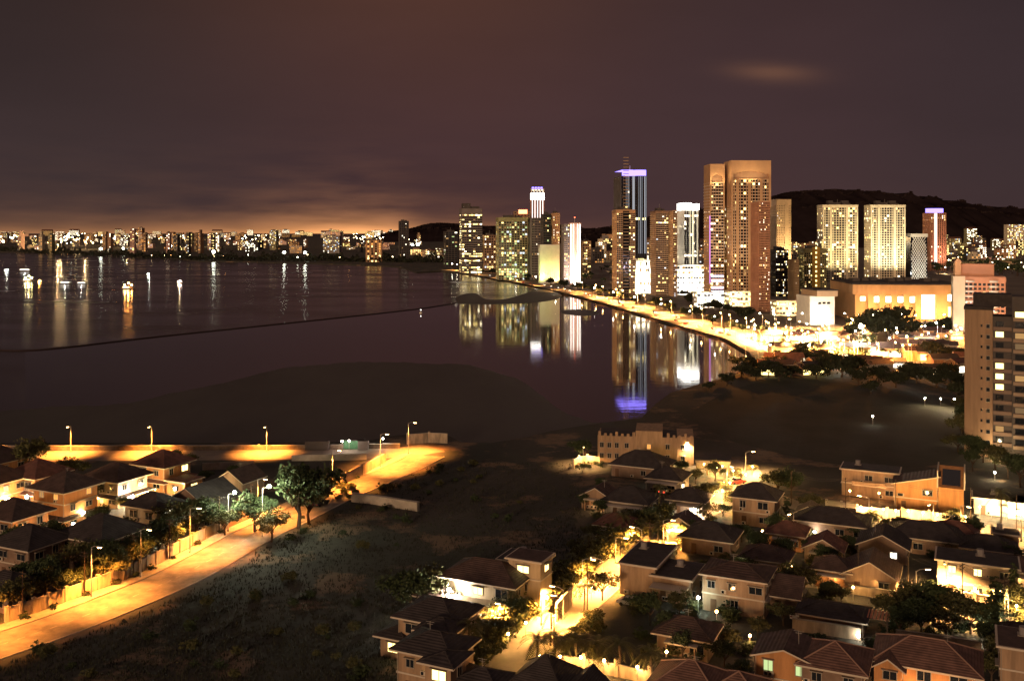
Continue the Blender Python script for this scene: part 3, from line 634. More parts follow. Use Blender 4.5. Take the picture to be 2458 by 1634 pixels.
t = thing('entrance_pavilion', 'white lit entrance pavilion with a flat canopy at the near corner of the mall', 'pavilion', fit_box(1925, 1990, 780, 24, 6)[1], R(6)); w_ = fit_box(1925, 1990, 780, 24, 6)[0]
mb = MB(); mb.box(-w_/2, w_/2, -12, 12, 0, 20, WHITEW); mb.build('wall', t)
mb = MB(); mb.box(-w_/2 + 4, w_/2 + 1, -15, 13, 20, 24, TAN); mb.box(-w_/2 + 3.6, w_/2 + 1.4, -15.4, 13.4, 24, 24.8, R_FLAT); mb.build('roof', t)
for i in range(3):
    mb = MB(); mb.box(-3 + i * 3.2, -.8 + i * 3.2, -12.2, -12, 14.5, 16, PANE); mb.build('window', t)
mb = MB(); mb.box(-w_*.2, w_*.25, -12.3, -12, 1, 12, E_BRIGHT); mb.build('entrance', t)
plight((t.location.x, t.location.y - 26, 6), WHT, 22000, 1, None, 'SPOT', (t.location.x, t.location.y - 10, 12), 140)
# red and cream condominium
w_, c, Yn = fit_box(2288, 2412, 815, 20, R(-21))
t = thing('stepped_condominium', 'peach and red condominium with a pale end wall and white rounded balconies', 'condominium', c, R(-21))
h_ = H + (HY - 664) * c.y / F
facade(t, w_, 20, h_, 13, 11, 'grid', mat('wall_peach', (.62, .32, .2), .85, .1, .2), GLASS, .22, YL, 90, topband=3)
mb = MB(); mb.box(-w_/2 - .6, -w_/2 + 5.5, -11.2, -9.9, 0, h_ + .6, CREAM); mb.box(-w_/2 - 1.2, -w_/2 - .605, -11.2, 10, 0, h_ + .55, CREAM); mb.build('end_wall', t)
for u in (-.2, .28):
    for j in range(10):
        mb = MB(); n_ = 8
        P = [(u*w_ + 2.6*math.cos(math.pi + math.pi*i/n_), -10.4 + 1.9*math.sin(math.pi + math.pi*i/n_)) for i in range(n_ + 1)]
        z0_ = 7 + j * 3.05
        mb.poly([(*p, z0_) for p in P][::-1], WHITEW); mb.poly([(*p, z0_ + 1.1) for p in P], GLASS)
        for p, q in zip(P, P[1:]): mb.poly([(*p, z0_), (*q, z0_), (*q, z0_ + 1.1), (*p, z0_ + 1.1)], WHITEW)
        mb.build('balcony', t)
mb = MB(); mb.box(-w_*.42, w_*.3, -6, 10, h_ + .5, h_ + 8, MATS['wall_peach']); mb.box(-w_*.5, -w_*.38, -9, 8, h_ + .52, h_ + 9, ORANGE)
mb.poly([(-w_*.52, -9.3, h_ + 9), (-w_*.36, -9.3, h_ + 9), (-w_*.44, -9.3, h_ + 12)], ORANGE); mb.poly([(-w_*.52, -9.3, h_ + 9), (-w_*.44, -9.3, h_ + 12), (-w_*.44, 8, h_ + 12), (-w_*.52, 8, h_ + 9)], R_RED); mb.poly([(-w_*.44, -9.3, h_ + 12), (-w_*.36, -9.3, h_ + 9), (-w_*.36, 8, h_ + 9), (-w_*.44, 8, h_ + 12)], R_RED)
mb.build('penthouse', t)
for k in (-14, 0, 14): plight((c.x + k - 8, c.y - 36, 5), (1, .55, .30), 13000, 1, None, 'SPOT', (c.x + k, c.y - 8, 22), 110)
plight((c.x - 24, c.y - 22, 4), WHT, 9000, 1, None, 'SPOT', (c.x - 14, c.y - 8, 18), 110)
# the near condominium at the edge
c = gp(2361, 1096); Yn = c.y; s_ = F / Yn
t = thing('near_condominium', 'plain tan condominium wall with one column of small windows, beside the dark field', 'condominium', Vector((c.x + 1.6, c.y + 5, 0)), R(-27))
h_ = H + (HY - 742) * (c.y + 3) / F
mb = MB(); mb.box(-4.2, 3.2, -5, 7, 0, h_, H_COND); mb.box(-4.4, 3.4, -5.2, 7.2, h_, h_ + .9, R_BLACK); mb.build('wall', t)
nf = int(h_ / 3.05)
wm = MB(); wm.box(-.55, .55, -.12, .0, 0, 1.25, FRAME); wme = wm.mesh('window'); pm = MB(); pm.box(-.45, .45, -.16, -.121, .1, 1.15, PANE); pme = pm.mesh('pane'); pm = MB(); pm.box(-.25, .25, -.12, 0, 0, .7, PANE); sme = pm.mesh('window')
for j in range(1, nf):
    o = link('window', wme, t, (2.0, -5, j * 3.05 + .6)); link('pane', pme, o); link('window', sme, t, (.3, -5, j * 3.05 + 1.0))
mb = MB(); mb.box(3.2, 8.2, -1.5, 8, 0, h_ - 2, DARKW); mb.build('stair_wing', t)
for j in range(1, nf):
    mb = MB(); mb.box(3.3, 8.1, -2.5, -1.5, j * 3.05 - .1, j * 3.05 + .9, mat('balcony_paint', (.2, .14, .11), .8)); mb.build('balcony', t)
    m = random.choice([E_DIM, E_FAINT, E_YEL, PANE, PANE, PANE, PANE, PANE, PANE]); mb = MB(); mb.box(3.9, 6.0, -1.62, -1.51, j * 3.05 + .95, j * 3.05 + 2.5, m); mb.build('window', t)
mb = MB(); mb.box(8.2, 22, -4, 9, 0, h_ + 4, DARKW); mb.build('lift_tower', t)
for j in range(1, nf + 1):
    for x_ in (8.5, 13, 17.5):
        mb = MB(); mb.box(x_, x_ + 4.2, -5.2, -4, j * 3.05 - .1, j * 3.05 + .85, mat('balcony_paint2', (.30, .22, .16), .8)); mb.build('balcony', t)
        m = random.choice([E_YEL, E_YEL, E_DIM, E_WHITE, E_FAINT, PANE, PANE]) if j > nf - 5 else random.choice([E_DIM, E_YEL, E_FAINT, E_COOL, PANE, PANE, PANE, PANE, PANE, PANE, PANE, PANE]); mb = MB(); mb.box(x_ + .5, x_ + 3.7, -4.12, -4.01, j * 3.05 + .95, j * 3.05 + 2.5, m); mb.build('window', t)
mb = MB(); mb.box(-2, 8, -3, 6, h_ + .9, h_ + 4.5, R_BLACK); mb.build('water_tank', t)
plight((c.x + 2, c.y - 5, 3), WARM, 2600, .3)

# ------------------------------------------------------------------ the low city between and behind the towers
WALLS = [TAN, GREY, BROWN, OLIVE, ORANGE, CREAM, DARKW, PINK]
WN = {TAN.name: 'tan', GREY.name: 'grey', BROWN.name: 'brown', OLIVE.name: 'olive', ORANGE.name: 'orange', CREAM.name: 'cream', DARKW.name: 'dark', PINK.name: 'pinkish'}
LITN = [('warm', [E_WARM, E_YEL]), ('white', [E_WHITE, E_BRIGHT]), ('dim amber', [E_DIM, E_ORANGE]), ('mixed', YL)]
def small_block(name, place, group, x, yb, wpx, hpx, dep, rng, plit=.35, glow=1.0):
    Y = H * F / (yb - HY); k = Y / F; w, h = wpx * k, hpx * k
    wm = rng.choice(WALLS); ln, lit = rng.choice(LITN)
    floors = max(2, int(h / 4.2)); cols = max(2, int(w / 4.5))
    mb = MB(); d = dep; mb.box(-w/2, w/2, 0, d, 0, h, wm); 
    rt = rng.choice(('flat topped', 'stepped', 'tank topped', 'gabled'))
    if rt == 'stepped': mb.box(-w*.3, w*.2, d*.2, d*.8, h, h * 1.15 + 2, wm)
    elif rt == 'tank topped':
        mb.box(-w*.1, w*.2, d*.3, d*.6, h, h + 3.5, DARKW); mb.box(-w*.4, -w*.2, d*.3, d*.6, h, h + 2.5, DARKW)
    elif rt == 'gabled':
        mb.poly([(-w/2, -.5, h), (w/2, -.5, h), (w/2, d/2, h + w*.15), (-w/2, d/2, h + w*.15)], R_RED); mb.poly([(w/2, d, h), (-w/2, d, h), (-w/2, d/2, h + w*.15), (w/2, d/2, h + w*.15)], R_RED)
    for j in range(floors):
        mb.box(-w/2 - .2, w/2 + .2, -.5, 0, h * (j + .92)/floors, h * (j + 1)/floors - .02, wm)
        for i in range(cols):
            if rng.random() < .85:
                m = rng.choice(lit) if rng.random() < plit else GLASS
                cw = w/cols; mb.box(-w/2 + cw*(i + .2), -w/2 + cw*(i + .8), -.2, 0, h*(j + .3)/floors, h*(j + .8)/floors, m)
    p = gp(x, yb); o = mb.build(name); o.location = p
    o.rotation_euler.z = R(rng.uniform(-8, 8))
    sz = 'slender' if h > w * 1.6 else ('broad' if w > h * 1.4 else 'boxy')
    tag(o, '%s %s %s building, %s lit, %s' % (sz, rt, WN[wm.name], ln, place), 'building', group)
    return o
rng = random.Random(11)
def clear(x, w, y0, boxes):
    return not any(a - w/2 < x < b_ + w/2 for a, b_ in boxes)
for i in range(34):
    x = rng.uniform(1395, 1720); yb = rng.uniform(606, 668) - max(0, (1470 - x)) * .12
    small_block('low_building', 'between the pink tower and orange towers', 'low buildings between the towers', x, yb, rng.uniform(14, 34), rng.uniform(14, 44), 16, rng, .4)
for i in range(16):
    x = rng.uniform(1880, 1990); yb = rng.uniform(600, 650)
    small_block('low_building', 'behind the amber hotel block', 'low buildings behind the hotel', x, yb, rng.uniform(14, 30), rng.uniform(14, 46), 16, rng, .4)
for i in range(70):
    x = rng.uniform(2180, 2530); yb = rng.choice([rng.uniform(590, 622), rng.uniform(596, 650)])
    hp = rng.uniform(14, 36) if yb < 625 else rng.uniform(8, 18)
    small_block('suburb_building', 'in the suburb below the hill', 'suburb buildings below the hill', x, yb, rng.uniform(12, 34), hp, 16, rng, .55)
small_block('suburb_building', 'tallest lit slab of the suburb', 'suburb slab', 2440, 605, 46, 66, 20, rng, .6)
small_block('suburb_building', 'beside the red tower, with twin bright stair shafts', 'suburb slab', 2333, 603, 25, 54, 20, rng, .6)
for i in range(26):
    x = rng.uniform(1000, 1190); yb = rng.uniform(612, 630)
    small_block('shore_building', 'by the seafront road end', 'shore buildings at the head of the bay', x, yb, rng.uniform(10, 26), rng.uniform(5, 18), 16, rng, .5)
small_block('shore_building', 'glowing white terminal at the head of the bay', 'shore terminal', 1000, 612, 30, 13, 20, rng, 1)
# far shore
for i in range(110):
    x = rng.uniform(-60, 1090); yb = rng.choice((rng.uniform(583, 606), rng.uniform(572, 590)))
    small_block('mainland_building', 'on the far shore across the dark bay', 'mainland buildings across the bay', x, yb, rng.uniform(6, 22), rng.choice([rng.uniform(4, 9), rng.uniform(4, 12), rng.uniform(8, 24)]), 25, rng, .35)
for i in range(70):
    small_block('mainland_building', 'on the horizon of the far shore', 'mainland buildings on the horizon', rng.uniform(-60, 1060), rng.uniform(563, 571), rng.uniform(8, 26), rng.uniform(6, 14), 40, rng, .6)
for i, (x, yt, wd) in enumerate(((250, 556, 9), (262, 560, 7), (317, 549, 10), (336, 547, 10), (345, 559, 9), (403, 558, 8), (412, 558, 8), (420, 562, 12), (450, 557, 6), (458, 559, 6), (470, 558, 7), (478, 560, 6), (502, 560, 8), (511, 560, 6), (522, 559, 8), (655, 553, 16), (800, 556, 34), (795, 566, 40), (588, 577, 36), (604, 580, 30), (710, 590, 30), (46, 562, 8), (97, 563, 8), (120, 562, 9))):
    small_block('mainland_tower', 'rising over the far shore skyline', 'mainland towers across the bay', x, 600 + (i % 3) * 4, wd, 600 + (i % 3) * 4 - yt, 25, rng, .45)
# ------------------------------------------------------------------ houses
PANES = {}
def win(parent, w, h, loc, rz, m):
    k = (round(w, 1), round(h, 1), m.name)
    if k not in PANES:
        f_ = MB(); f_.box(-w/2 - .12, w/2 + .12, -.10, 0, -.12, 0, FRAME); f_.box(-w/2 - .12, w/2 + .12, -.09, 0, h, h + .1, FRAME)
        f_.box(-w/2 - .11, -w/2, -.08, 0, 0, h, FRAME); f_.box(w/2, w/2 + .11, -.08, 0, 0, h, FRAME); f_.box(-.04, .04, -.07, 0, 0, h, FRAME)
        f_.box(-w/2 - .25, w/2 + .25, -.55, 0, h + .1, h + .2, FRAME)
        p = MB(); p.box(-w/2, w/2, -.04, -.005, 0, h, m); PANES[k] = (f_.mesh('window'), p.mesh('pane'))
    a, b_ = PANES[k]
    o = link('window', a, parent, loc, rz); link('pane', b_, o); return o
def hip(mb, x0, x1, y0, y1, z, rise, m, oh=.8, fas=.25, caps=None, flip=None):
    x0 -= oh; x1 += oh; y0 -= oh; y1 += oh
    mb.box(x0, x1, y0, y1, z, z + fas, FASCIA); z += fas + .003; w, d = x1 - x0, y1 - y0
    if w >= d: a, b_ = Vector((x0 + d/2, (y0+y1)/2, z + rise)), Vector((x1 - d/2, (y0+y1)/2, z + rise))
    else: a, b_ = Vector(((x0+x1)/2, y0 + w/2, z + rise)), Vector(((x0+x1)/2, y1 - w/2, z + rise))
    c = [Vector((x0,y0,z)), Vector((x1,y0,z)), Vector((x1,y1,z)), Vector((x0,y1,z))]
    if w >= d: fs = [(c[0], c[1], b_, a), (c[1], c[2], b_), (c[2], c[3], a, b_), (c[3], c[0], a)]; hips = [(c[0], a), (c[3], a), (c[1], b_), (c[2], b_), (a, b_)]
    else: fs = [(c[0], c[1], a), (c[1], c[2], b_, a), (c[2], c[3], b_), (c[3], c[0], a, b_)]; hips = [(c[0], a), (c[1], a), (c[2], b_), (c[3], b_), (a, b_)]
    for f_ in fs: mb.poly(f_, m)
    for p, q in hips:
        if (p - q).length > .3: caps.append((p, q))
def gable(mb, wall, x0, x1, y0, y1, z, rise, m, wm, axis='y', oh=.6):
    if axis == 'y':
        xm = (x0 + x1)/2; th = .22
        for s in (-1, 1):
            xa = x0 - oh if s < 0 else x1 + oh; za = z - oh * rise / ((x1 - x0)/2)
            P = [(xa, y0 - oh, za), (xm, y0 - oh, z + rise), (xm, y1 + oh, z + rise), (xa, y1 + oh, za)]
            Q = [(x, y, zz + th) for x, y, zz in P]
            mb.poly(Q if s > 0 else Q[::-1], m); mb.poly(P[::-1] if s > 0 else P, FASCIA)
            for i in range(4): mb.poly([P[i], P[(i+1) % 4], Q[(i+1) % 4], Q[i]], FASCIA)
        for yy in (y0, y1): wall.poly([(x0, yy, z), (x1, yy, z), (xm, yy, z + rise)] if yy == y0 else [(x1, yy, z), (x0, yy, z), (xm, yy, z + rise)], wm)
    else:
        ym = (y0 + y1)/2; th = .22
        for s in (-1, 1):
            ya = y0 - oh if s < 0 else y1 + oh; za = z - oh * rise / ((y1 - y0)/2)
            P = [(x0 - oh, ya, za), (x1 + oh, ya, za), (x1 + oh, ym, z + rise), (x0 - oh, ym, z + rise)]
            Q = [(x, y, zz + th) for x, y, zz in P]
            mb.poly(Q if s < 0 else Q[::-1], m); mb.poly(P[::-1] if s < 0 else P, FASCIA)
            for i in range(4): mb.poly([P[i], P[(i+1) % 4], Q[(i+1) % 4], Q[i]], FASCIA)
        for xx in (x0, x1): wall.poly([(xx, y0, z), (xx, y1, z), (xx, ym, z + rise)][::1 if xx == x1 else -1], wm)
YAW = -25.0
def house(label, x, y, w, d, st=2, roof='hip', wm=H_TAN, rm=R_DARK, rise=2.6, yaw=YAW, plit=.12, lit=(E_YEL, E_WARM), wings=(), sh=3.1, skirt=False, name='house', cat='house', porch=None, wins=True, dx=0, dy=0, seed=None, balcony=False, axis='y', oh=.8):
    t = thing(name, label, cat, gp(x, y) + Vector((dx, dy, 0)), R(yaw))
    rng = random.Random(seed if seed is not None else int(x * 3 + y))
    for (ox, oy, ww, dd, ss, rf, rr) in [(0, 0, w, d, st, roof, rise)] + list(wings):
        x0, x1, y0, y1, h = ox - ww/2, ox + ww/2, oy - dd/2, oy + dd/2, ss * sh
        wl = MB(); wl.box(x0, x1, y0, y1, 0, h, wm); rf_ = MB(); caps = []
        if ss > 1: wl.box(x0 - .12, x1 + .12, y0 - .12, y1 + .12, sh * (ss - 1) - .12, sh * (ss - 1) + .12, FASCIA)
        if rf == 'hip': hip(rf_, x0, x1, y0, y1, h + .002, rr, rm, oh, caps=caps)
        elif rf == 'gable': gable(rf_, wl, x0, x1, y0, y1, h, rr, rm, wm, axis)
        elif rf == 'shed':
            P = [(x0 - .6, y0 - .6, h + .05), (x1 + .6, y0 - .6, h + .05 + rr), (x1 + .6, y1 + .6, h + .05 + rr), (x0 - .6, y1 + .6, h + .05)]; Q = [(a, b_, c_ + .25) for a, b_, c_ in P]
            rf_.poly(Q, rm); rf_.poly(P[::-1], FASCIA)
            for i in range(4): rf_.poly([P[i], P[(i+1) % 4], Q[(i+1) % 4], Q[i]], FASCIA)
            for yy in (y0, y1): wl.poly([(x0, yy, h), (x1, yy, h), (x1, yy, h + rr)] if yy == y0 else [(x1, yy, h), (x0, yy, h), (x1, yy, h + rr)], wm)
            wl.poly([(x1, y0, h), (x1, y1, h), (x1, y1, h + rr), (x1, y0, h + rr)], wm)
        else:
            rf_.box(x0 - .5, x1 + .5, y0 - .5, y1 + .5, h + .002, h + .28, FASCIA); rf_.box(x0 - .2, x1 + .2, y0 - .2, y1 + .2, h + .28, h + .36, rm)
        wl.build('wall', t); ro = rf_.build('roof', t)
        if caps:
            cm_ = MB()
            for p, q in caps: cm_.tube([p + Vector((0, 0, .03)), q + Vector((0, 0, .03))], .11, mat('ridge_tile', (.27, .16, .12), .8) if rm is R_PINK else rm, 5)
            cm_.build('ridge_cap', ro)
        if wins:
            for j in range(ss):
                for fc, L_, n in (('F', ww, max(1, int(ww / 3.4))), ('R', dd, max(1, int(dd / 4))), ('L', dd, max(1, int(dd / 4.5)))):
                    for i in range(n):
                        if rng.random() < .16: continue
                        u = -L_/2 + L_ * (i + .5) / n + rng.uniform(-.3, .3); wd = rng.choice((1.2, 1.7, 2.1)); ht = rng.choice((1.2, 1.2, 1.5))
                        m = rng.choice(lit) if rng.random() < plit else PANE
                        if fc == 'F': loc, rz = (ox + u, y0, j * sh + 1.0), 0
                        elif fc == 'R': loc, rz = (x1, oy + u, j * sh + 1.0), R(90)
                        else: loc, rz = (x0, oy + u, j * sh + 1.0), R(-90)
                        if j == 0 and fc == 'F' and i == 0 and ox == 0:
                            dm = MB(); dm.box(loc[0] - .5, loc[0] + .5, y0 - .08, y0, .02, 2.15, DOORM); dm.build('door', t); continue
                        win(t, wd, ht, loc, rz, m)
    for i in range(rng.randrange(1, 4)):
        mb = MB(); u = rng.uniform(-w*.4, w*.4); z = rng.choice((.3, sh * (st - 1) + .35)); mb.box(u - .42, u + .42, -d/2 - .36, -d/2 - .02, z, z + .62, FASCIA); mb.box(u - .3, u + .12, -d/2 - .375, -d/2 - .36, z + .08, z + .54, PANE); mb.build('air_conditioner', t)
    for sx in (-1, 1):
        mb = MB(); mb.tube([(sx * (w/2 - .15), -d/2 - .09, .05), (sx * (w/2 - .15), -d/2 - .09, st * sh - .1)], .06, FRAME, 6); mb.build('drainpipe', t)
    if roof == 'flat':
        mb = MB(); u = rng.uniform(-w*.3, w*.2); mb.tube([(u, d*.2, st * sh + .36), (u, d*.2, st * sh + 1.5)], .6, GREY, 10); mb.box(u - .8, u + .8, d*.2 - .8, d*.2 + .8, st * sh + .3, st * sh + .42, FRAME); mb.build('water_tank', t)
    elif rng.random() < .6:
        mb = MB(); u = rng.uniform(-w*.2, w*.2); z = st * sh + rise * .6; mb.tube([(u, 0, z - .6), (u, 0, z + 2.2)], .04, METAL, 5); mb.tube([(u - .7, 0, z + 2.1), (u + .7, 0, z + 2.1)], .03, METAL, 4); mb.tube([(u - .45, 0, z + 1.8), (u + .45, 0, z + 1.8)], .03, METAL, 4); mb.build('aerial', t)
    if skirt:   # a tiled ledge between the storeys
        mb = MB(); x0, x1, y0, y1 = -w/2, w/2, -d/2, d/2; z = sh; e = 1.4
        for P in ([(x0 - e, y0 - e, z - .5), (x1 + e, y0 - e, z - .5), (x1, y0, z + .1), (x0, y0, z + .1)], [(x1 + e, y0 - e, z - .5), (x1 + e, y1 + e, z - .5), (x1, y1, z + .1), (x1, y0, z + .1)], [(x0 - e, y1 + e, z - .5), (x0 - e, y0 - e, z - .5), (x0, y0, z + .1), (x0, y1, z + .1)]):
            mb.poly(P, rm); a, b_ = P[0], P[1]
            mb.poly([(a[0], a[1], a[2] - .18), (b_[0], b_[1], b_[2] - .18), b_, a], FASCIA)
        mb.build('ledge_roof', t)
    if balcony:
        mb = MB(); mb.box(-w*.3, w*.3, -d/2 - 1.6, -d/2, sh - .1, sh + .08, FASCIA); mb.box(-w*.3, w*.3, -d/2 - 1.6, -d/2 - 1.5, sh + .08, sh + .95, wm)
        mb.build('balcony', t)
    if porch:
        px0, px1, py, ph = porch
        mb = MB(); mb.box(px0, px1, -d/2 - py, -d/2 - .02, ph, ph + .22, FASCIA); mb.build('porch_roof', t)
        for xx in (px0 + .2, px1 - .4):
            mb = MB(); mb.box(xx, xx + .22, -d/2 - py + .1, -d/2 - py + .32, 0, ph, wm); mb.build('porch_post', t)
    return t
# left estate of tiled houses
T3 = 3.0
house('two storey house with orange lit walls and red tiled roof next to the coast road', 92, 1196, 9, 9, 2, 'hip', H_ORANGE, R_RED, 3.4, skirt=True, oh=1.3)
house('orange lit villa with tall upper windows and a white ledge, in front of the estate', 158, 1252, 9.5, 9, 3, 'hip', H_ORANGE, R_DARK, 3.2, skirt=True, oh=1.3, sh=2.7, plit=.2, lit=(E_ORANGE, E_DIM))
house('hip roofed house with pale lit walls just below its eaves, behind the orange lit villa', 280, 1204, 10.5, 9, 2, 'hip', H_CREAM, R_DARK, 3.2, skirt=True, oh=1.2)
house('hip roofed house with a bright lit garden side, beside the tan gabled house', 392, 1168, 9.5, 9, 2, 'hip', H_ORANGE, R_RED, 3.2, skirt=True, oh=1.2, wings=((8.5, -1.5, 6, 6, 1, 'flat', 0),))
house('partly seen dark house at the estate corner by the coast road', 2, 1158, 9, 9, 2, 'hip', H_ORANGE, R_DARK, 3.2, oh=1.2)
house('house with a yellow lit porch beyond the low tiled house', -2, 1210, 9.5, 8, 2, 'hip', H_ORANGE, R_DARK, 3, oh=1.2, plit=.3, porch=(-3, 4, 2.5, 2.6))
house('low tiled house with an orange frieze of windows under its eaves', 36, 1302, 9.5, 8.5, 2, 'hip', H_ORANGE, R_DARK, 3, skirt=True, oh=1.2)
house('large black roofed house among trees in the estate', 244, 1352, 11, 10, 2, 'hip', H_BROWN, R_BLACK, 3.4, plit=0, oh=1.2)
house('dark hip roofed house below the orange lit villa', 74, 1376, 9, 8, 2, 'hip', H_BROWN, R_BLACK, 3, plit=0, oh=1.2)
house('long black gabled house under the two white floodlights', 490, 1252, 16, 11, 1, 'gable', H_BROWN, R_BLACK, 4.6, plit=.1, lit=(E_WHITE,), sh=4.2)
house('tan gabled house lit by the white floodlights', 578, 1188, 8, 8, 1, 'gable', H_TAN, R_DARK, 2.4, sh=4.4, plit=0)
house('house with a glaring white veranda beside the large black roof', 368, 1278, 9, 7, 2, 'hip', H_WHITE, R_BLACK, 2.4, plit=.35, lit=(E_WHITE,), porch=(-4, 4.4, 2.6, 2.7))
house('flat roofed bungalow on the road bend by the estate entrance', 20, 1448, 9, 7, 1, 'hip', H_BROWN, R_BLACK, 2.4, plit=0)
# villas below the palm street
house('modern villa with a glaring white fascia and pyramid roofed bay', 1172, 1462, 13, 8, 2, 'hip', H_CREAM, R_DARK, 2.4, sh=3.0, plit=.25, lit=(E_YEL, E_DIM), wings=((-7.6, -3.2, 5.6, 6.4, 1, 'hip', 2.4), (6.4, 3.4, 6, 5, 3, 'flat', 0)), oh=1.0, balcony=True)
house('flat roofed villa with tan bay walls, behind the glaring white villa', 1262, 1418, 8, 6, 2, 'flat', H_TAN, R_BLACK, sh=3.0, plit=.05)
t = thing('garden_pavilion', 'small dark roofed garden pavilion brightly lit inside', 'pavilion', gp(1112, 1496), R(YAW))
mb = MB(); hip(mb, -2.6, 2.6, -2, 2, 2.6, .8, R_BLACK, .7, caps=[]); mb.build('roof', t)
for sx in (-1, 1):
    for sy in (-1, 1):
        mb = MB(); mb.box(sx*2.4 - .12, sx*2.4 + .12, sy*1.8 - .12, sy*1.8 + .12, 0, 2.6, H_WHITE); mb.build('post', t)
mb = MB(); mb.box(-2.9, 2.9, -2.3, 2.3, 0, .15, CONC); mb.build('floor_slab', t)
house('angular tan villa with a dark hip roof and stepped bays', 1052, 1566, 9.5, 8, 2, 'hip', H_TAN, R_BLACK, 2.2, plit=.12, lit=(E_WHITE, E_YEL), wings=((3.2, -4.6, 5, 4.5, 2, 'hip', 1.2), (-5.5, -2.2, 4, 5, 1, 'hip', 1.0)), oh=.9)
house('tan villa with a yellow lit corner bay, half cut by the picture edge', 1046, 1652, 8.5, 7, 2, 'hip', H_TAN, R_BLACK, 1.8, plit=.3, lit=(E_GREEN, E_YEL), wings=((3.4, -3.2, 4, 4.5, 2, 'hip', .8),), oh=.9)
house('black pyramid roofed house at the foot of the palm street', 1312, 1700, 8, 8, 1, 'hip', H_TAN, R_BLACK, 3.6, plit=.2, sh=3.6)
house('black roofed house with an orange gable end at the bottom edge', 1398, 1740, 6.5, 7, 1, 'gable', H_ORANGE, R_BLACK, 2.6, sh=3.8)
house('white fronted house with a dark roof below the tan villas', 1160, 1690, 7, 6, 1, 'hip', H_WHITE, R_BLACK, 1.6, sh=3.2, plit=.4, lit=(E_WHITE,))
house('blank walled house with a flat dark roof beside the palm street', 1556, 1402, 6.6, 13, 1, 'flat', H_TAN, R_BLACK, sh=5.4, wins=False, oh=.9)
house('tan carport house with open bays behind the blank walled house', 1628, 1425, 7, 9, 1, 'flat', H_TAN, R_BLACK, sh=4.2, plit=.0, porch=(-3.2, 3.2, 3, 3))
house('plain tan two storey house with four dark hooded windows', 1772, 1455, 10.6, 8, 2, 'hip', H_TAN, R_DARK, 1.3, plit=0, oh=.6, sh=3.05, seed=5)
house('annex with a sloping roof and pale gable trim beside the plain tan house', 1882, 1452, 6, 8, 1, 'gable', H_TAN, R_DARK, 2.2, plit=.2, lit=(E_WHITE,), axis='x')
house('large hip roofed house with pink tiles and orange lit walls', 2226, 1664, 13.0, 8.6, 2, 'hip', H_ORANGE, R_PINK, 2.5, sh=2.55, plit=0, oh=.7, wings=((-4.8, -4.3, 3.6, 3, 2, 'gable', 1.2),))
house('orange house with glowing yellow front windows and a roof box', 1892, 1656, 8, 7, 2, 'gable', H_ORANGE, R_DARK, 1.3, plit=.9, lit=(E_YEL, E_GREEN), sh=2.9)
house('pinkish house with pale ridge lines next to the orange yellow windowed house', 2005, 1676, 8, 8, 2, 'hip', H_BROWN, R_PINK, 2.2, sh=2.8, plit=.05)
house('sprawling pink roofed house with pale ridge lines under the plain tan house', 1660, 1704, 10, 9, 1, 'hip', H_ORANGE, R_PINK, 3.2, sh=3.4, plit=.05, wings=((6, 2, 6, 6, 1, 'hip', 2),))
house('narrow three storey house with white framed bays at the street corner', 2462, 1690, 6.5, 7, 3, 'flat', H_TAN, R_DARK, sh=2.9, plit=.1)
house('gabled bungalow with an orange lit window and pale door', 2092, 1408, 9, 8.5, 1, 'gable', H_TAN, R_DARK, 2.5, plit=.5, lit=(E_ORANGE, E_GREEN), sh=3.3)
house('long flat roofed house glaring yellow behind the two starry street lamps', 2345, 1418, 13, 7, 2, 'flat', H_CREAM, R_BLACK, sh=2.9, plit=.5, lit=(E_YEL, E_BRIGHT), balcony=True, porch=(-5, 6, 3, 2.7))
t = house('orange modern house with a sloping gable and a tilted skylight tower', 2200, 1216, 9.5, 8, 2, 'shed', H_ORANGE, R_DARK, 2.6, sh=2.9, plit=.05)
mb = MB(); mb.box(4.85, 10.2, -4.2, 4, 0, 6.2, H_ORANGE)
P = [(4.85, -4.2, 6.2), (10.2, -4.2, 6.2), (10.2, 4, 9.6), (4.85, 4, 9.6)]
mb.poly([P[0], P[3], (4.85, 4, 6.2)], H_ORANGE); mb.poly([P[1], (10.2, 4, 6.2), P[2]], H_ORANGE); mb.poly([(4.85, 4, 6.2), P[3], P[2], (10.2, 4, 6.2)], H_ORANGE); mb.poly(P, H_ORANGE); mb.build('skylight_tower', t)
mb = MB(); mb.poly([(5.6, -3.3, 6.62), (9.5, -3.3, 6.62), (9.5, 2.6, 9.07), (5.6, 2.6, 9.07)], PANE); mb.build('skylight', t)
mb = MB(); mb.box(4.55, 4.85, -4.6, 4.4, 6.2, 10.2, FASCIA); mb.box(10.2, 10.5, -4.6, 4.4, 6.2, 10.2, FASCIA); mb.build('parapet', t)
house('long tan two storey house with a dark balcony, behind the lit garden wall', 2090, 1186, 13, 7, 2, 'flat', H_TAN, R_BLACK, sh=3.2, plit=.04, balcony=True)
house('low white house blazing with light beside the orange modern house', 2412, 1232, 13, 6, 1, 'flat', H_WHITE, R_BLACK, sh=3.6, plit=.7, lit=(E_BRIGHT, E_YEL), wings=((3, -1, 5, 6, 1, 'flat', 0),))
house('tan house with a steep dark hip roof at the bright street junction', 1816, 1252, 9.2, 7.5, 2, 'hip', H_TAN, R_BLACK, 2.6, sh=3.0, plit=0)
house('greenish lit gabled outhouse behind the white yard lamp', 1944, 1256, 5, 5, 1, 'gable', H_CREAM, R_DARK, 1.4, sh=3.0, plit=0)
house('small tan gatehouse with two square windows on the dark slope', 2414, 1312, 4.6, 4, 1, 'flat', H_TAN, R_BLACK, sh=3.0, plit=0)
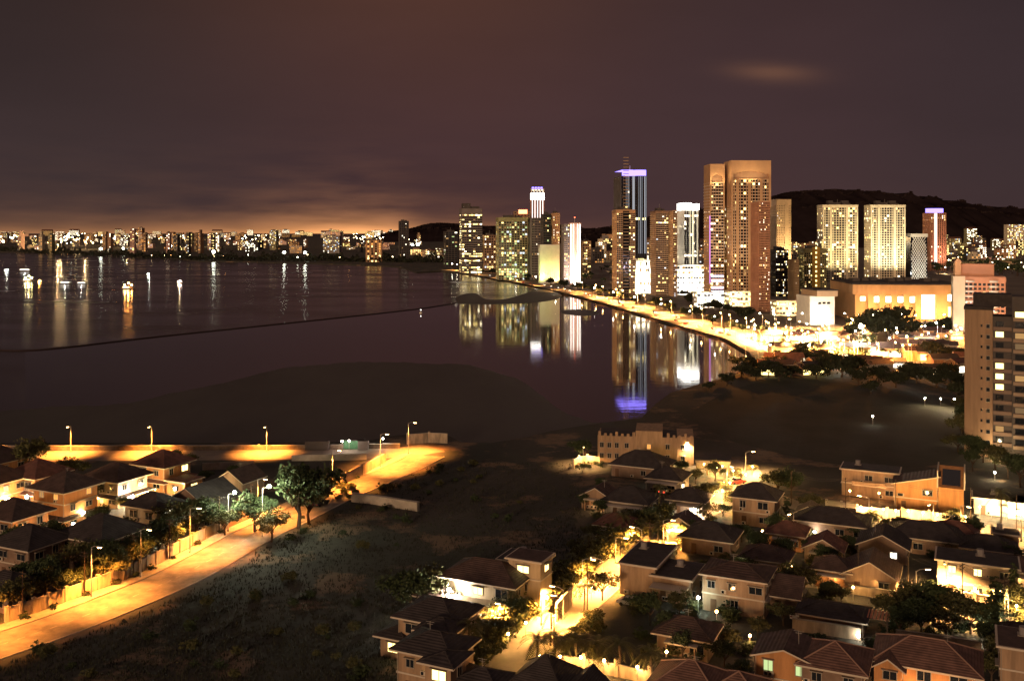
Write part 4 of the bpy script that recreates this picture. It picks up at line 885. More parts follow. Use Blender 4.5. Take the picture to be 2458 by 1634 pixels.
house('dark gabled bungalow with thin pale roof edges', 2122, 1334, 9, 8, 1, 'gable', H_BROWN, R_BLACK, 2.2, plit=.1, lit=(E_WHITE,))
house('long dark roofed house below the lit garden wall', 2000, 1280, 14, 8, 1, 'hip', H_BROWN, R_BLACK, 2.2, plit=.0)
house('long dark bungalow behind the round garden trees', 2225, 1318, 14, 8, 1, 'hip', H_BROWN, R_BLACK, 2.4, plit=.08, lit=(E_ORANGE,))
house('dark house with one yellow lit porch near the small tan gatehouse', 2372, 1348, 9, 6, 1, 'hip', H_BROWN, R_BLACK, 2.0, plit=.3, porch=(-3, 3, 2, 2.6))
house('broad dark hip roofed house in front of the crenellated club', 1542, 1138, 14, 10, 1, 'hip', H_BROWN, R_BLACK, 3.2, plit=.05, lit=(E_WHITE,), sh=3.0)
house('dark roofed house with white lit carport beside the club canopy', 1604, 1172, 8.5, 8, 1, 'hip', H_WHITE, R_BLACK, 2.4, plit=.5, lit=(E_WHITE, E_BRIGHT), porch=(-4, 4, 3, 2.6))
house('dark roofed house with a white lit veranda in deep garden shade', 1514, 1228, 10, 8, 1, 'hip', H_WHITE, R_BLACK, 2.6, plit=.7, lit=(E_WHITE, E_BRIGHT), porch=(-4.6, 4.6, 2.4, 2.5))
house('dark house with bright white porch lamps by the junction trees', 1656, 1226, 8, 7, 1, 'hip', H_BROWN, R_BLACK, 2.2, plit=.3, lit=(E_WHITE,), porch=(-3, 3.5, 2.5, 2.5))
house('dark bungalow in the gardens between the palm street and the junction', 1706, 1318, 10, 8, 1, 'hip', H_BROWN, R_BLACK, 2.4, plit=.0)
house('low dark roofed store beside the plain tan house garden', 2000, 1502, 10, 6, 1, 'hip', H_BROWN, R_BLACK, 1.4, plit=0, sh=2.4)
for x, y, w_, d_, rf, wm, rm, lab in ((1480, 1290, 7, 6, 'hip', H_TAN, R_RED, 'small red roofed house above the low hedge of the palm street'), (1640, 1290, 7, 6, 'gable', H_CREAM, R_DARK, 'small cream gabled house by the top of the palm street'), (1890, 1310, 7, 6, 'hip', H_ORANGE, R_RED, 'small orange house with a red roof in the middle gardens'), (1840, 1372, 8, 6, 'hip', H_CREAM, R_DARK, 'cream bungalow behind the plain tan house'), (1980, 1345, 7, 6, 'gable', H_TAN, R_RED, 'tan gabled cottage with red tiles beside the dark gabled bungalow'), (2000, 1400, 6, 5, 'hip', H_ORANGE, R_DARK, 'little orange outbuilding beside the gabled bungalow'),
    (1650, 1560, 8, 6, 'hip', H_TAN, R_DARK, 'tan house in the trees below the plain tan house'), (2440, 1400, 7, 6, 'hip', H_CREAM, R_DARK, 'cream house at the lane beside the corner yard'), (2440, 1575, 6, 5, 'hip', H_TAN, R_DARK, 'tan cottage behind the narrow three storey house'), (1440, 1215, 7, 6, 'gable', H_TAN, R_DARK, 'tan gabled cottage at the edge of the dark field'), (2290, 1310, 8, 6, 'hip', H_TAN, R_RED, 'tan house with red roof beside the long dark bungalow')):
    house(lab, x, y, w_, d_, 1, rf, wm, rm, 1.9, plit=.35, lit=(E_YEL, E_WARM, E_WHITE), porch=(-2.4, 2.6, 1.8, 2.5))
# the crenellated club
c = gp(1554, 1112); t = thing('clubhouse', 'long tan clubhouse with a crenellated roofline and a lamp on its corner', 'clubhouse', c + Vector((0, 5, 0)), R(-9))
mb = MB(); mb.box(-13.2, 13.4, -5, 6, 0, 7.4, H_TAN); mb.box(-2.5, 5, -5.35, 6.2, 0, 9.2, H_TAN); mb.box(9, 13.6, -5.4, 6.2, 0, 7.9, H_TAN); mb.build('wall', t)
mb = MB(); mb.box(-12.8, 13, -4.6, 5.6, 7.42, 7.6, R_FLAT); mb.build('roof', t)
for i in range(17):
    u = -13 + i * 1.6
    if -3.2 < u < 5.2: continue
    mb = MB(); mb.box(u, u + .75, -5.1, -4.7, 7.4, 8.7 if i % 3 == 0 else 8.2, H_TAN); mb.build('merlon', t)
for j in range(2):
    for u in (-12, -9.9, -7.8, -5, 1.2, 6.4, 10.6): win(t, 1.0, 1.3, (u, -5.0 if not (-2.5 < u < 5 or u > 9) else (-5.35 if u < 5 else -5.4), 1.2 + j * 3), 0, E_ORANGE if (u == 1.2 and j == 1) else PANE)
t = thing('entrance_canopy', 'cream canopy on square pillars glowing yellow beside the clubhouse', 'canopy', gp(1712, 1134), R(-14))
mb = MB(); mb.box(-4.6, 4.6, -3.6, 4, 3.3, 4.0, H_CREAM); mb.box(-4.8, 4.8, -3.8, 4.2, 4.0, 4.3, R_FLAT); mb.build('roof', t)
for xx in (-4.2, -1.4, 1.4, 4.2):
    mb = MB(); mb.box(xx - .25, xx + .25, -3.3, -2.8, 0, 3.3, H_CREAM); mb.build('pillar', t)
mb = MB(); mb.box(-4.2, 4.2, 3.4, 3.7, 0, 3.3, H_CREAM); mb.build('wall', t)
# ------------------------------------------------------------------ walls, pergola, tank, slab
def gwall(label, pts, h, th=.3, m=WALLC, posts=0, name='garden_wall', post_h=.5):
    P = [gp(x, y) for x, y in pts]; t = thing(name, label, 'wall', P[0]); o = P[0].copy(); line = [p - o for p in P]
    strip_box(line, th, 0, h, m).build('panel', t)
    mb = strip_box(line, th + .12, h + .002, h + .12, CONC); mb.build('coping', t)
    if posts:
        tot = 0
        for a, b_ in zip(line, line[1:]):
            n_ = max(1, int((b_ - a).length / posts)); an = math.atan2((b_-a).y, (b_-a).x)
            for j in range(n_):
                q = a.lerp(b_, j / n_); k = MB(); k.box(-.28, .28, -.28, .28, 0, h + post_h, m); po = k.build('post', t); po.location = q; po.rotation_euler.z = an
    return t
up = offset(main, 8.6)
P = [p for p in up]
gw = thing('garden_wall', 'long cream estate wall with posts along the sodium lit main road', 'wall', Vector((0, 0, 0)))
ia, ib = 8, 31
strip_box(up[ia:ib], .3, 0, 2.2, WALLC).build('panel', gw); strip_box(up[ia:ib], .42, 2.202, 2.34, CONC).build('coping', gw)
for i in range(ia, ib):
    k = MB(); k.box(-.3, .3, -.3, .3, 0, 2.7, WALLC); po = k.build('post', gw); po.location = up[i]; po.rotation_euler.z = math.atan2(*(main[i+1] - main[i]).yx)
gwall('short cream wall lit yellow near the road end at the shore', [(820, 1163), (870, 1140), (926, 1109)], 2.6, posts=8)
gwall('pale end wall glowing above the last street lamp at the shore', [(978, 1066), (1030, 1062), (1074, 1064)], 3.0, posts=6)
gwall('seawall parapet running along the far side of the coast road', [(-200, 1080), (200, 1080), (500, 1079.5), (760, 1078.5), (960, 1075)], 1.3, .6, SEAW)
gwall('low concrete slab wall jutting into the dark field by the main road', [(846, 1203), (905, 1210), (960, 1219), (1004, 1226)], 2.0, 1.0, CONC)
gwall('low hoarding beside the coast road junction', [(700, 1106), (800, 1105), (880, 1103)], 1.6, .2, CONC)
gwall('brown garden wall behind the tiled estate', [(486, 1128), (560, 1125), (610, 1122)], 1.8, .3, CONC)
gwall('orange lit front wall with yellow gate posts at the bottom of the picture', [(1340, 1600), (1402, 1608), (1480, 1622), (1560, 1640), (1660, 1662)], 1.7, posts=6, post_h=.9)
gwall('long dim boundary wall in front of the round garden trees', [(1902, 1512), (1990, 1524), (2066, 1536)], 1.9, .35)
gwall('dim boundary wall behind the pink roofed house', [(2150, 1540), (2250, 1553), (2356, 1570)], 1.9, .35)
gwall('yellow lit garden wall opposite the long tan house', [(2058, 1236), (2130, 1242), (2160, 1246)], 2.0, posts=5)
gwall('yellow lit garden wall in front of the orange modern house', [(2166, 1243), (2230, 1250), (2318, 1261)], 2.1, posts=7)
gwall('row of white lit boundary panels behind the long dark roofed house', [(1984, 1212), (2020, 1216), (2058, 1220)], 1.2, .2, WHITEW, posts=3.4, post_h=.2)
gwall('yellow lit terrace wall of the house behind the starry lamps', [(2280, 1440), (2340, 1447), (2420, 1462)], 1.6, posts=6)
gwall('orange garden wall before the gabled bungalow', [(2036, 1424), (2100, 1432), (2170, 1442)], 1.5)
gwall('curved lit terrace wall left of the clubhouse', [(1376, 1124), (1390, 1116), (1410, 1112), (1440, 1116)], 2.2, posts=5)
gwall('bright lit back wall at the palm street corner', [(1336, 1492), (1352, 1472), (1372, 1452)], 3.0)
t = thing('pergola', 'red slatted pergola roof beside the dark garden store', 'pergola', gp(2100, 1514), R(YAW))
for sx in (-1, 1):
    for sy in (-1, 1):
        mb = MB(); mb.box(sx*2 - .1, sx*2 + .1, sy*1.6 - .1, sy*1.6 + .1, 0, 2.5, H_BROWN); mb.build('post', t)
mb = MB()
for i in range(9): mb.box(-2.3 + i * .55, -2.3 + i * .55 + .34, -2, 2, 2.7, 2.82, mat('pergola_red', (.5, .2, .12), .7))
mb.box(-2.4, 2.4, -1.7, -1.55, 2.5, 2.7, H_BROWN); mb.box(-2.4, 2.4, 1.55, 1.7, 2.5, 2.7, H_BROWN); mb.build('slatted_roof', t)
def container(label, x, y, m, l=6, yaw=0):
    t = thing('shipping_container', label, 'container', gp(x, y), R(yaw), 'containers by the coast road')
    mb = MB(); mb.box(-l/2, l/2, -1.2, 1.2, .1, 2.6, m)
    for i in range(int(l / .4)): mb.box(-l/2 + .1 + i*.4, -l/2 + .28 + i*.4, -1.28, -1.2, .25, 2.45, m)
    mb.build('body', t)
    mb = MB(); mb.box(-l/2 - .06, l/2 + .06, -1.3, 1.26, 2.6, 2.72, DARKW); mb.build('roof_rail', t)
    mb = MB(); mb.box(l/2, l/2 + .06, -1.1, 1.1, .2, 2.5, m); mb.build('door', t)
container('green site container by the coast road', 850, 1076, mat('paint_green', (.08, .22, .12), .6, 2, .3))
container('dull grey site container near the green one', 872, 1078, GREY, 3)
container('dark site hut container farther along the coast road', 762, 1079, DARKW, 7)
# ------------------------------------------------------------------ lamps
LM = {}
def globe_mesh(h, em, r):
    k = (h, em.name, r)
    if k not in LM:
        b_ = MB(); b_.ball((2.1, 0, h + .28 + r), r, em, 8, 6); LM[k] = b_.mesh('lamp_glass')
    return LM[k]
def lamp_meshes(h, em):
    k = (h, em.name)
    if k not in LM:
        a = MB(); a.tube([(0, 0, 0), (0, 0, h)], .11, METAL, 7, .07); a.tube([(0, 0, 0), (0, 0, .5)], .2, METAL, 7)
        b_ = MB(); b_.tube([(0, 0, h - .1), (.7, 0, h + .25), (1.9, 0, h + .35)], .06, METAL, 6)
        c_ = MB(); c_.box(1.6, 2.6, -.18, .18, h + .28, h + .45, METAL); d_ = MB(); d_.box(1.68, 2.5, -.14, .14, h + .18, h + .277, em)
        LM[k] = [q.mesh(n) for q, n in ((a, 'pole'), (b_, 'arm'), (c_, 'lamp_head'), (d_, 'lamp_glass'))]
    return LM[k]
def street_lamp(label, p, yaw, h, col, power, em=L_SOD, group='sodium street lamps', real=True, down=True, globe=0):
    if isinstance(p, tuple): p = gp(*p)
    t = thing('street_lamp', label, 'street lamp', p, yaw, group)
    ms = lamp_meshes(h, em)
    link('pole', ms[0], t); link('arm', ms[1], t); hd = link('lamp_head', ms[2], t); link('lamp_glass', ms[3] if not globe else globe_mesh(h, em, globe), hd)
    if real and down: plight((2.1, 0, h - .1), col, power * (2.2 if group in ('sodium street lamps', 'coast road lamps') else 2.2), .25, t, 'SPOT', (2.1, 0.01, 0), 122 if group in ('sodium street lamps', 'coast road lamps') else 142)
    elif real: plight((2.1, -.3, h - .5), col, power * 2.2, .25, t)
    return t
def on_line(line, x):
    """index of the line point nearest a photograph column"""
    return min(range(len(line)), key=lambda i: abs(CX + F * line[i].x / line[i].y - x))
ml = offset(main, 6.2)
for i, (x, pw) in enumerate(((-40, 20000), (215, 34000), (330, 3000), (446, 30000), (628, 34000), (790, 36000), (905, 40000), (1010, 40000))):
    k = on_line(ml, x); dr = main[k] - ml[k]
    street_lamp(('sodium lamp over the main road %s' % ('at the frame edge', 'by the brightest stretch of estate wall', 'in the dim gap between two light pools', 'by the middle of the estate wall', 'under the large leafy tree', 'at the lit road junction', 'beside the short cream wall', 'at the last bend by the shore')[i]), ml[k], math.atan2(dr.y, dr.x), 9, SOD, pw)
for x in (-60, 170, 364, 640):
    street_lamp('sodium lamp on the coast road %s' % {-60: 'beyond the estate corner', 170: 'beside the estate tree', 364: 'behind the bright garden side house', 640: 'by the site hut container'}[x], gp(x, 1084), R(-90), 7.5, SOD, 36000, group='coast road lamps')
for i, (x, y, pw) in enumerate(((1222, 1532, 20000), (1300, 1500, 15000), (1352, 1486, 26000), (1398, 1408, 15000), (1448, 1412, 15000), (1478, 1352, 14000), (1540, 1330, 9000), (1592, 1306, 20000))):
    street_lamp('sodium lamp on the palm street %s' % ('at its lowest bend', 'among the hedges above the bend', 'before the bright corner wall', 'among palms in mid street', 'over the pale tree by the blank walled house', 'by the low hedge', 'by the flat dark roof', 'under the topmost lit palm')[i], gp(x, y), R(-20 if i % 2 else 150), 5, (1, .42, .09), pw * 1.6, group='palm street lamps')
for i, (x, y, h_, pw) in enumerate(((2199, 1452, 6, 14000), (2271, 1452, 6.4, 26000), (2305, 1490, 4, 6000), (2420, 1500, 6, 16000), (1745, 1175, 6, 26000), (1790, 1140, 6, 24000), (1738, 1225, 6, 20000), (2086, 1248, 5, 8000), (2240, 1264, 5, 12000), (2306, 1268, 5, 13000), (2452, 1300, 6, 22000), (1400, 1122, 5, 11000), (1560, 1085, 5, 2500), (1905, 1300, 6, 500))):
    street_lamp(('smaller orange lamp of the pair before the glaring house', 'brightest orange lamp before the glaring house', 'low lamp under the terrace wall', 'lamp in the orange lit yard by the street corner', 'lamp at the bright junction near the canopy', 'lamp behind the tan steep roofed house', 'lamp on the lane down from the junction', 'lamp behind the white boundary panels', 'lamp before the orange modern house', 'lamp beside the pale garden tree', 'lamp on the steps by the low white house', 'lamp by the curved terrace wall', 'dim lamp before the clubhouse', 'dim lamp on the dark garden lane')[i], gp(x, y), R((i * 73) % 360), h_, (1, .52, .18), pw * .9, group='garden and lane lamps')
c = gp(1654, 1113); street_lamp('lamp fixed at the clubhouse corner, above the canopy', c + Vector((1, -1.5, 0)), R(200), 6.2, (1, .6, .25), 9000, group='garden and lane lamps')
for i, (x, y, h_, pw) in enumerate(((548, 1276, 8.2, 2600), (630, 1288, 10.4, 4200))):
    street_lamp(('white floodlight standing before the long black gabled house', 'white floodlight over the leafy tree by the tan gabled house')[i], gp(x, y), R(-35), h_, (.95, 1, .70), pw, L_GRN, 'white floodlights', down=False, globe=.4)
def yard(label, x, y, z, pw, col=WHT, em=L_WHT, r=.28):
    t = thing('yard_lamp', label, 'yard lamp', gp(x, y), 0, 'yard lamps')
    mb = MB(); mb.tube([(0, 0, 0), (0, 0, z - r)], .05, METAL, 6); mb.build('post', t)
    mb = MB(); mb.ball((0, 0, z), r, em); mb.build('globe', t)
    if pw: plight((0, -.5, z), col, pw, .2, t)
for i, (lab, x, y, z, pw, col) in enumerate((('white globe under the veranda of the estate house', 352, 1290, 2.2, 1600, (1, .95, .6)), ('white globe at the villa pyramid roof', 1078, 1480, 4.6, 1500, WHT), ('white globe inside the garden pavilion', 1112, 1496, 2.2, 500, WHT), ('white globe on the villa terrace', 1130, 1478, 2.4, 1200, (1, .85, .45)), ('white globe beside the greenish outhouse', 1926, 1258, 1.6, 700, (.95, 1, .7)),
    ('white globe on the garden path', 1955, 1290, 1.2, 120, WHT), ('white globe by the carport of the dark roofed house', 1600, 1180, 2.2, 1200, WHT), ('white globe by the shaded veranda', 1512, 1236, 2, 1400, WHT), ('white globe on the porch by the junction trees', 1668, 1240, 2, 900, WHT), ('white globe beside the plain tan house', 1676, 1470, 2.6, 120, (.75, 1, .85)), ('white globe of the annex courtyard', 1906, 1470, 1.8, 260, WHT), ('tiny white globe alone in the dark lawn', 2060, 1540, 1.0, 30, WHT),
    ('white globe at the lane end before the roadside wall', 2392, 1545, 2.2, 300, WHT), ('green white globe in the lawn beyond the palm street', 1708, 1385, 1.0, 130, (.8, 1, .5)), ('white globe inside the black gabled house porch', 426, 1262, 2.2, 100, WHT), ('white globe among dark trees of the field', 2095, 1020, 3, 60, WHT), ('white globe by the site containers', 838, 1082, 3, 120, WHT), ('rosy globe by the site containers', 821, 1083, 3, 60, (1, .5, .5)), ('white globe at the end of the coast wall', 919, 1076, 3, 150, WHT), ('globe lamp low in the field edge', 2220, 975, 3, 250, WARM), ('globe lamp beside the brightest field edge lamp', 2258, 976, 3, 250, WARM), ('globe lamp at the condominium path', 2347, 1072, 3, 500, WARM), ('brightest globe lamp at the field edge', 2291, 984, 4, 1600, (1, .75, .4)), ('globe lamp of the lane by the near condominium', 2388, 1152, 2, 200, WARM), ('yellow globe under the estate porch', 20, 1222, 2.4, 700, (1, .8, .4)), ('white globe at the garden side of the hip roofed house', 420, 1196, 2.4, 2200, (1, .8, .35)), ('amber globe below the pale eaves house', 262, 1214, 3.4, 900, (1, .8, .35)), ('amber globe on the villa garden side', 200, 1258, 2.6, 900, (1, .65, .25)), ('amber globe between the coast house and the villa', 120, 1232, 2.6, 800, (1, .6, .22)), ('amber globe before the orange villa', 132, 1290, 2.2, 300, (1, .6, .22)), ('white globe on the side of the pale eaves house', 318, 1218, 2.6, 1200, WHT), ('amber globe in the hip roofed house garden', 356, 1206, 2.4, 900, (1, .6, .22)), ('added amber fill globe before the red tiled house', 64, 1218, 2.6, 700, (1, .45, .12)), ('added amber fill globe at the low tiled house', 70, 1318, 2.6, 400, (1, .45, .12)), ('added amber fill globe between the villa and the low tiled house', 112, 1300, 2.6, 500, (1, .45, .12)), ('added amber fill globe at the corner of the orange villa', 176, 1284, 2.4, 600, (1, .5, .15)), ('added amber fill globe by the hip roofed house drive', 440, 1186, 2.8, 1500, (1, .6, .2)), ('added amber fill globe behind the pale eaves house', 330, 1190, 2.8, 500, (1, .5, .15)), ('yellow globe by the tan bay villa', 1020, 1590, 3.2, 60, (1, .8, .4)))):
    yard(lab, x, y, z, pw * 4.5, col, r=.28 if pw < 500 else .36)  # several estate globes are added to turn the house walls more orange
for lab, run, pw, cl in (('in front of the yellow lit garden wall', [(2066, 1240), (2092, 1243), (2120, 1246), (2150, 1249), (2180, 1250), (2215, 1254), (2250, 1258), (2290, 1262), (2318, 1265)], 2400, (1, .6, .2)),
    ('along the low white house', [(2352, 1240), (2380, 1243), (2416, 1247), (2448, 1250)], 2600, (1, .7, .35)), ('along the terrace before the glaring house', [(2262, 1430), (2300, 1436), (2340, 1442), (2385, 1450), (2420, 1460), (2440, 1486)], 2600, (1, .6, .2)),
    ('along the orange front wall', [(1296, 1612), (1344, 1612), (1394, 1614), (1450, 1622), (1530, 1638), (1600, 1654)], 1300, (1, .5, .15)), ('round the bright street junction', [(1734, 1200), (1752, 1180), (1772, 1196), (1790, 1160), (1806, 1140), (1760, 1150), (1720, 1142)], 2200, (1, .58, .18)),
    ('on the terrace of the long tan house', [(2040, 1200), (2110, 1206)], 600, (1, .45, .15)), ('under the canopy by the clubhouse', [(1690, 1134), (1712, 1136), (1734, 1139)], 1500, (1, .72, .28)), ('by the gabled bungalow', [(2060, 1420), (2100, 1426), (2048, 1440)], 700, (1, .55, .18)),
    ('in the gardens of the dark bungalows', [(1830, 1300), (1960, 1310), (1996, 1392), (1900, 1386), (2180, 1332), (2330, 1352), (1660, 1284), (1480, 1300), (1494, 1300), (1640, 1300), (1884, 1322), (1838, 1384), (1976, 1358), (1996, 1410), (1646, 1574), (2436, 1412), (2436, 1586), (1440, 1226), (2288, 1322)], 560, (1, .6, .25)), ('in the garden below the plain tan house', [(1720, 1500), (1660, 1556), (1800, 1560), (1850, 1650), (1600, 1600), (1940, 1650), (2120, 1680), (2180, 1700), (2262, 1716)], 520, (1, .5, .2)),
    ('behind the hedges of the palm street', [(1220, 1556), (1262, 1528), (1330, 1510), (1420, 1440), (1500, 1368), (1560, 1330), (1606, 1300), (1640, 1274)], 900, (1, .55, .16)), ('beside the tiled estate houses', [(30, 1226), (50, 1260), (160, 1226), (236, 1218), (300, 1236), (372, 1196), (454, 1180)], 900, (1, .45, .1))):
    for x, y in run: yard('added amber fill globe %s' % lab, x, y, 2.3, pw, cl, L_SOD, .22)  # globe rows added to brighten the walls and gardens beside them
# seafront road lamps and the bright streets
for i in range(66):
    s_ = i / 65.0; k = s_ * (len(sea_c) - 1); a = sea_c[int(k)].lerp(sea_c[min(int(k) + 1, len(sea_c) - 1)], k % 1)
    side = i % 3 == 0; p = offset([a, a + (sea_c[min(int(k) + 1, len(sea_c) - 1)] - sea_c[max(int(k) - 1, 0)])], 4 if side else 21)[0]
    if abs(CX + F * p.x / p.y - 1250) < 120 and i % 3: continue
    street_lamp('tall lamp on the seafront road %s' % ('by the parapet' if side else 'by the trees'), p, R(60 if side else 240), 10, (1, .46, .12), 40000 if s_ < .4 else (110000 if s_ < .7 else 170000), L_SOD if i % 3 else L_WHT, 'seafront road lamps', globe=.55 if s_ < .6 else .42)
rng = random.Random(5)
for i in range(64):
    x, y = rng.uniform(1800, 2330), rng.uniform(786, 872)
    if x > 2080 and y < 815: continue
    pw = 90000 if x < 2110 and y < 850 else 16000
    street_lamp('lamp in the bright streets before the mall', gp(x, y), rng.uniform(0, 6.28), 8, (1, .45, .12), pw * .8, rng.choice((L_SOD, L_SOD, L_WHT)), 'lamps of the mall streets', globe=.4)
for i in range(14):
    street_lamp('lamp in the service road along the mall front', gp(1830 + i * 34, 786 + (i % 3) * 3), R(200), 9, (1, .5, .16), 20000, L_WHT, 'lamps of the mall front', globe=.4)
for x, y, pw, cl in ((1990, 838, 40000, WHT), (2070, 852, 30000, WHT), (2250, 838, 18000, (.9, .8, 1)), (1860, 800, 30000, WARM), (2180, 880, 24000, SOD), (1790, 880, 24000, SOD)):
    street_lamp('high white floodlight over the night market by the bright streets' if cl is not SOD else 'sodium lamp at the dark field edge', gp(x, y), R(230), 14, cl, pw, L_WHT if cl is not SOD else L_SOD, 'floodlights of the night market', down=False, globe=1.2 if cl is WHT else .5)
for i in range(22):
    x = rng.uniform(1400, 1730); y = rng.uniform(640, 690) - (1730 - x) * .05
    street_lamp('lamp in the streets between the towers', gp(x, y), R(250), 9, WARM, 40000, rng.choice((L_SOD, L_WHT)), 'lamps between the towers', globe=.6)
for i in range(40):
    x = rng.uniform(2190, 2520); y = rng.uniform(600, 665)
    street_lamp('lamp in the dark suburb below the hill', gp(x, y), R(250), 9, WARM, 30000, rng.choice((L_FAR, L_FARW)), 'lamps of the suburb', real=i % 3 == 0, globe=.8)
# far shore masts
FM = {}
def far_mast(label, x, y, h, r, em, group, power=0, col=WARM):
    k = (h, r, em.name)
    if k not in FM:
        mb = MB(); mb.tube([(0, 0, 0), (0, 0, h)], .5, METAL, 5, .3); mb.box(-r * .9, r * .9, -r*.3, r*.3, h - .3, h, METAL); mb.ball((0, 0, h + r * .8), r, em, 7, 5, .8); FM[k] = mb.mesh('lamp_mast')
    o = link('lamp_mast', FM[k], None, gp(x, y)); tag(o, label, 'lamp mast', group)
    if power: plight(gp(x, y) + Vector((0, -4, h + 2)), col, power, 2)
    return o
rng = random.Random(21)
KC = [(rng.uniform(-30, 330) if i < 8 else rng.uniform(300, 980), rng.uniform(12, 60)) for i in range(20)]
for i in range(260):
    q_ = rng.choice(KC); x = max(-50, min(1000, rng.gauss(*q_)))
    y = rng.uniform(563, 603) if rng.random() < .5 else 577 + rng.gauss(0, 5)
    Yf = H * F / (y - HY); r = round(rng.choice((.5, .7, 1.0, 1.4)) * (1.25 if x < 330 else 1) * Yf / F, 1); em = rng.choice((L_FAR, L_FAR, L_FARO, L_FARW))
    nm = {L_FAR.name: 'yellow', L_FARO.name: 'orange', L_FARW.name: 'white'}[em.name]
    far_mast('%s floodlight mast on the far shore of the bay' % nm, x, y, rng.choice((18, 26, 34)), r, em, '%s lights of the far shore' % nm, 4e5 if i % 9 == 0 else 0, (1, .62, .26))
for i, (x, y, em, r) in enumerate(((8, 590, L_FAR, 6), (242, 614, L_FARW, 4), (296, 612, L_FARW, 3.5), (410, 604, L_FARW, 4), (513, 624, L_FARW, 4.2), (682, 625, L_FARW, 3.4), (732, 626, L_FARW, 3.4), (1003, 600, L_FARW, 6), (990, 601, L_FARW, 5))):
    far_mast('big quay floodlight %s' % ('at the edge of the port', 'glowing green white on the dark quay', 'beside the green white quay light', 'before the twin lit towers', 'at the head of the long lit quay', 'by the dark tree clump', 'east of the dark tree clump', 'at the white terminal', 'twin beside the terminal light')[i], x, y, 16, r, em, 'quay floodlights')
for i in range(22):
    x = rng.uniform(350, 960)
    far_mast('small quay lamp along the water edge of the far shore', x, 619 + x * .012 - rng.uniform(0, 9), 7, rng.choice((.5, .8, 1.2)), rng.choice((L_FAR, L_FARW, L_FARO)), 'quay lamps along the water edge')
for i in range(20): far_mast('orange lamp in a row on the distant bridge road', 985 + i * 7.2, 575 + i * .1, 20, 1.9, L_FARO, 'bridge road lamps')
# ------------------------------------------------------------------ boats, boom, cars
def boat(label, x, y, l, yaw, em, kind, pw=0, col=WARM):
    t = thing('boat', label, 'boat', gp(x, y, -1.5), R(yaw)); b_ = l * .13
    mb = MB(); top = [(-l/2, -b_), (l*.3, -b_), (l/2, 0), (l*.3, b_), (-l/2, b_)]; bot = [(-l*.46, -b_*.7), (l*.26, -b_*.7), (l*.42, 0), (l*.26, b_*.7), (-l*.46, b_*.7)]
    hz = l * .09
    for i in range(5):
        j = (i + 1) % 5; mb.poly([(*bot[i], -.3), (*bot[j], -.3), (*top[j], hz), (*top[i], hz)], DARKW)
    mb.poly([(*p, hz) for p in top], BROWN); mb.build('hull', t)
    mb = MB(); mb.box(-l*.4, l*.05 if kind != 'barge' else l*.3, -b_*.7, b_*.7, hz, hz + l*.1, WHITEW); mb.box(-l*.42, l*.07 if kind != 'barge' else l*.32, -b_*.8, b_*.8, hz + l*.1, hz + l*.115, GREY); mb.build('cabin', t)
    mb = MB(); mb.box(-l*.36, l*.02 if kind != 'barge' else l*.28, -b_*.7 - .06, -b_*.7, hz + l*.03, hz + l*.08, em if kind == 'barge' else E_BRIGHT); mb.build('cabin_window', t)
    mb = MB(); mb.tube([(0, 0, hz), (0, 0, hz + l*.34)], .12, METAL); mb.tube([(0, 0, hz + l*.3), (l*.36, 0, hz + l*.2)], .08, METAL); mb.build('mast', t)
    if kind != 'barge':
        for q in (-.25, 0, .2):
            mb = MB(); mb.ball((q * l, -b_*.4, hz + l*(.2 if q else .33)), l*.045, em); mb.build('deck_lamp', t)
    if pw: plight((0, -b_ - 1, hz + l*.25), col, pw, .4, t)
boat('fishing boat blazing with orange deck lamps alone on the bay', 309, 694, 17, 8, emit('boat_orange', (1, .42, .10), 130), 'fish', 16000, SOD)
boat('boat crowned with yellow lights near the shore of the port', 70, 676, 18, 4, emit('boat_yellow', (1, .85, .35), 80), 'fish', 8000, WARM)
boat('small orange lit boat tucked beside the yellow lit boat', 96, 678, 7, 0, L_SOD, 'fish', 6000, SOD)
boat('white lit ferry lying behind the yellow lit boat', 62, 652, 24, 0, emit('boat_white', (1, .95, .85), 3.5), 'barge', 3000, WHT)
boat('flat barge with a long white lit deck, first of two moored in line', 158, 682, 17, 0, emit('boat_white', (1, .95, .85), 3.5), 'barge', 2000, WHT)
boat('flat barge with a slightly shorter white lit deck, second of two moored in line', 197, 682, 14, 0, emit('boat_white', (1, .95, .85), 3.5), 'barge', 1500, (1, .85, .7))
boat('little boat with a pair of rosy lamps in open water', 432, 680, 9, 10, emit('boat_rose', (1, .75, .6), 40), 'fish', 5000, WARM)
boat('little boat with one white mast lamp before the dark quay', 355, 662, 9, 80, emit('boat_white_lamp', (.9, 1, .95), 40), 'fish', 5000, WHT)
boat('dim boat with a white lamp at the far side of the port water', 16, 652, 10, 30, emit('boat_white_lamp', (.9, 1, .95), 40), 'fish', 4000, WHT)
pts = smooth_line(gl([(-60, 836), (90, 840), (400, 806), (820, 762), (1015, 740), (1096, 727)], -1.38), 10)
bo = thing('floating_boom', 'thin dark floating boom curving across the whole bay', 'floating boom', pts[0])
mb = MB(); mb.tube([p - pts[0] for p in pts], .55, mat('boom_rubber', (.03, .018, .018), .8), 6); mb.build('tube', bo)
t = thing('buoy', 'small white buoy floating just below the boom', 'buoy', gp(1010, 751, -1.4)); mb = MB(); mb.tube([(0, 0, -.3), (0, 0, .8)], 1.3, WHITEW, 10, .9); mb.build('float', t); mb = MB(); mb.tube([(0, 0, .8), (0, 0, 2.4)], .1, METAL); mb.ball((0, 0, 2.5), .35, emit('buoy_lamp', (1, .95, .85), 8)); mb.build('lamp', t)
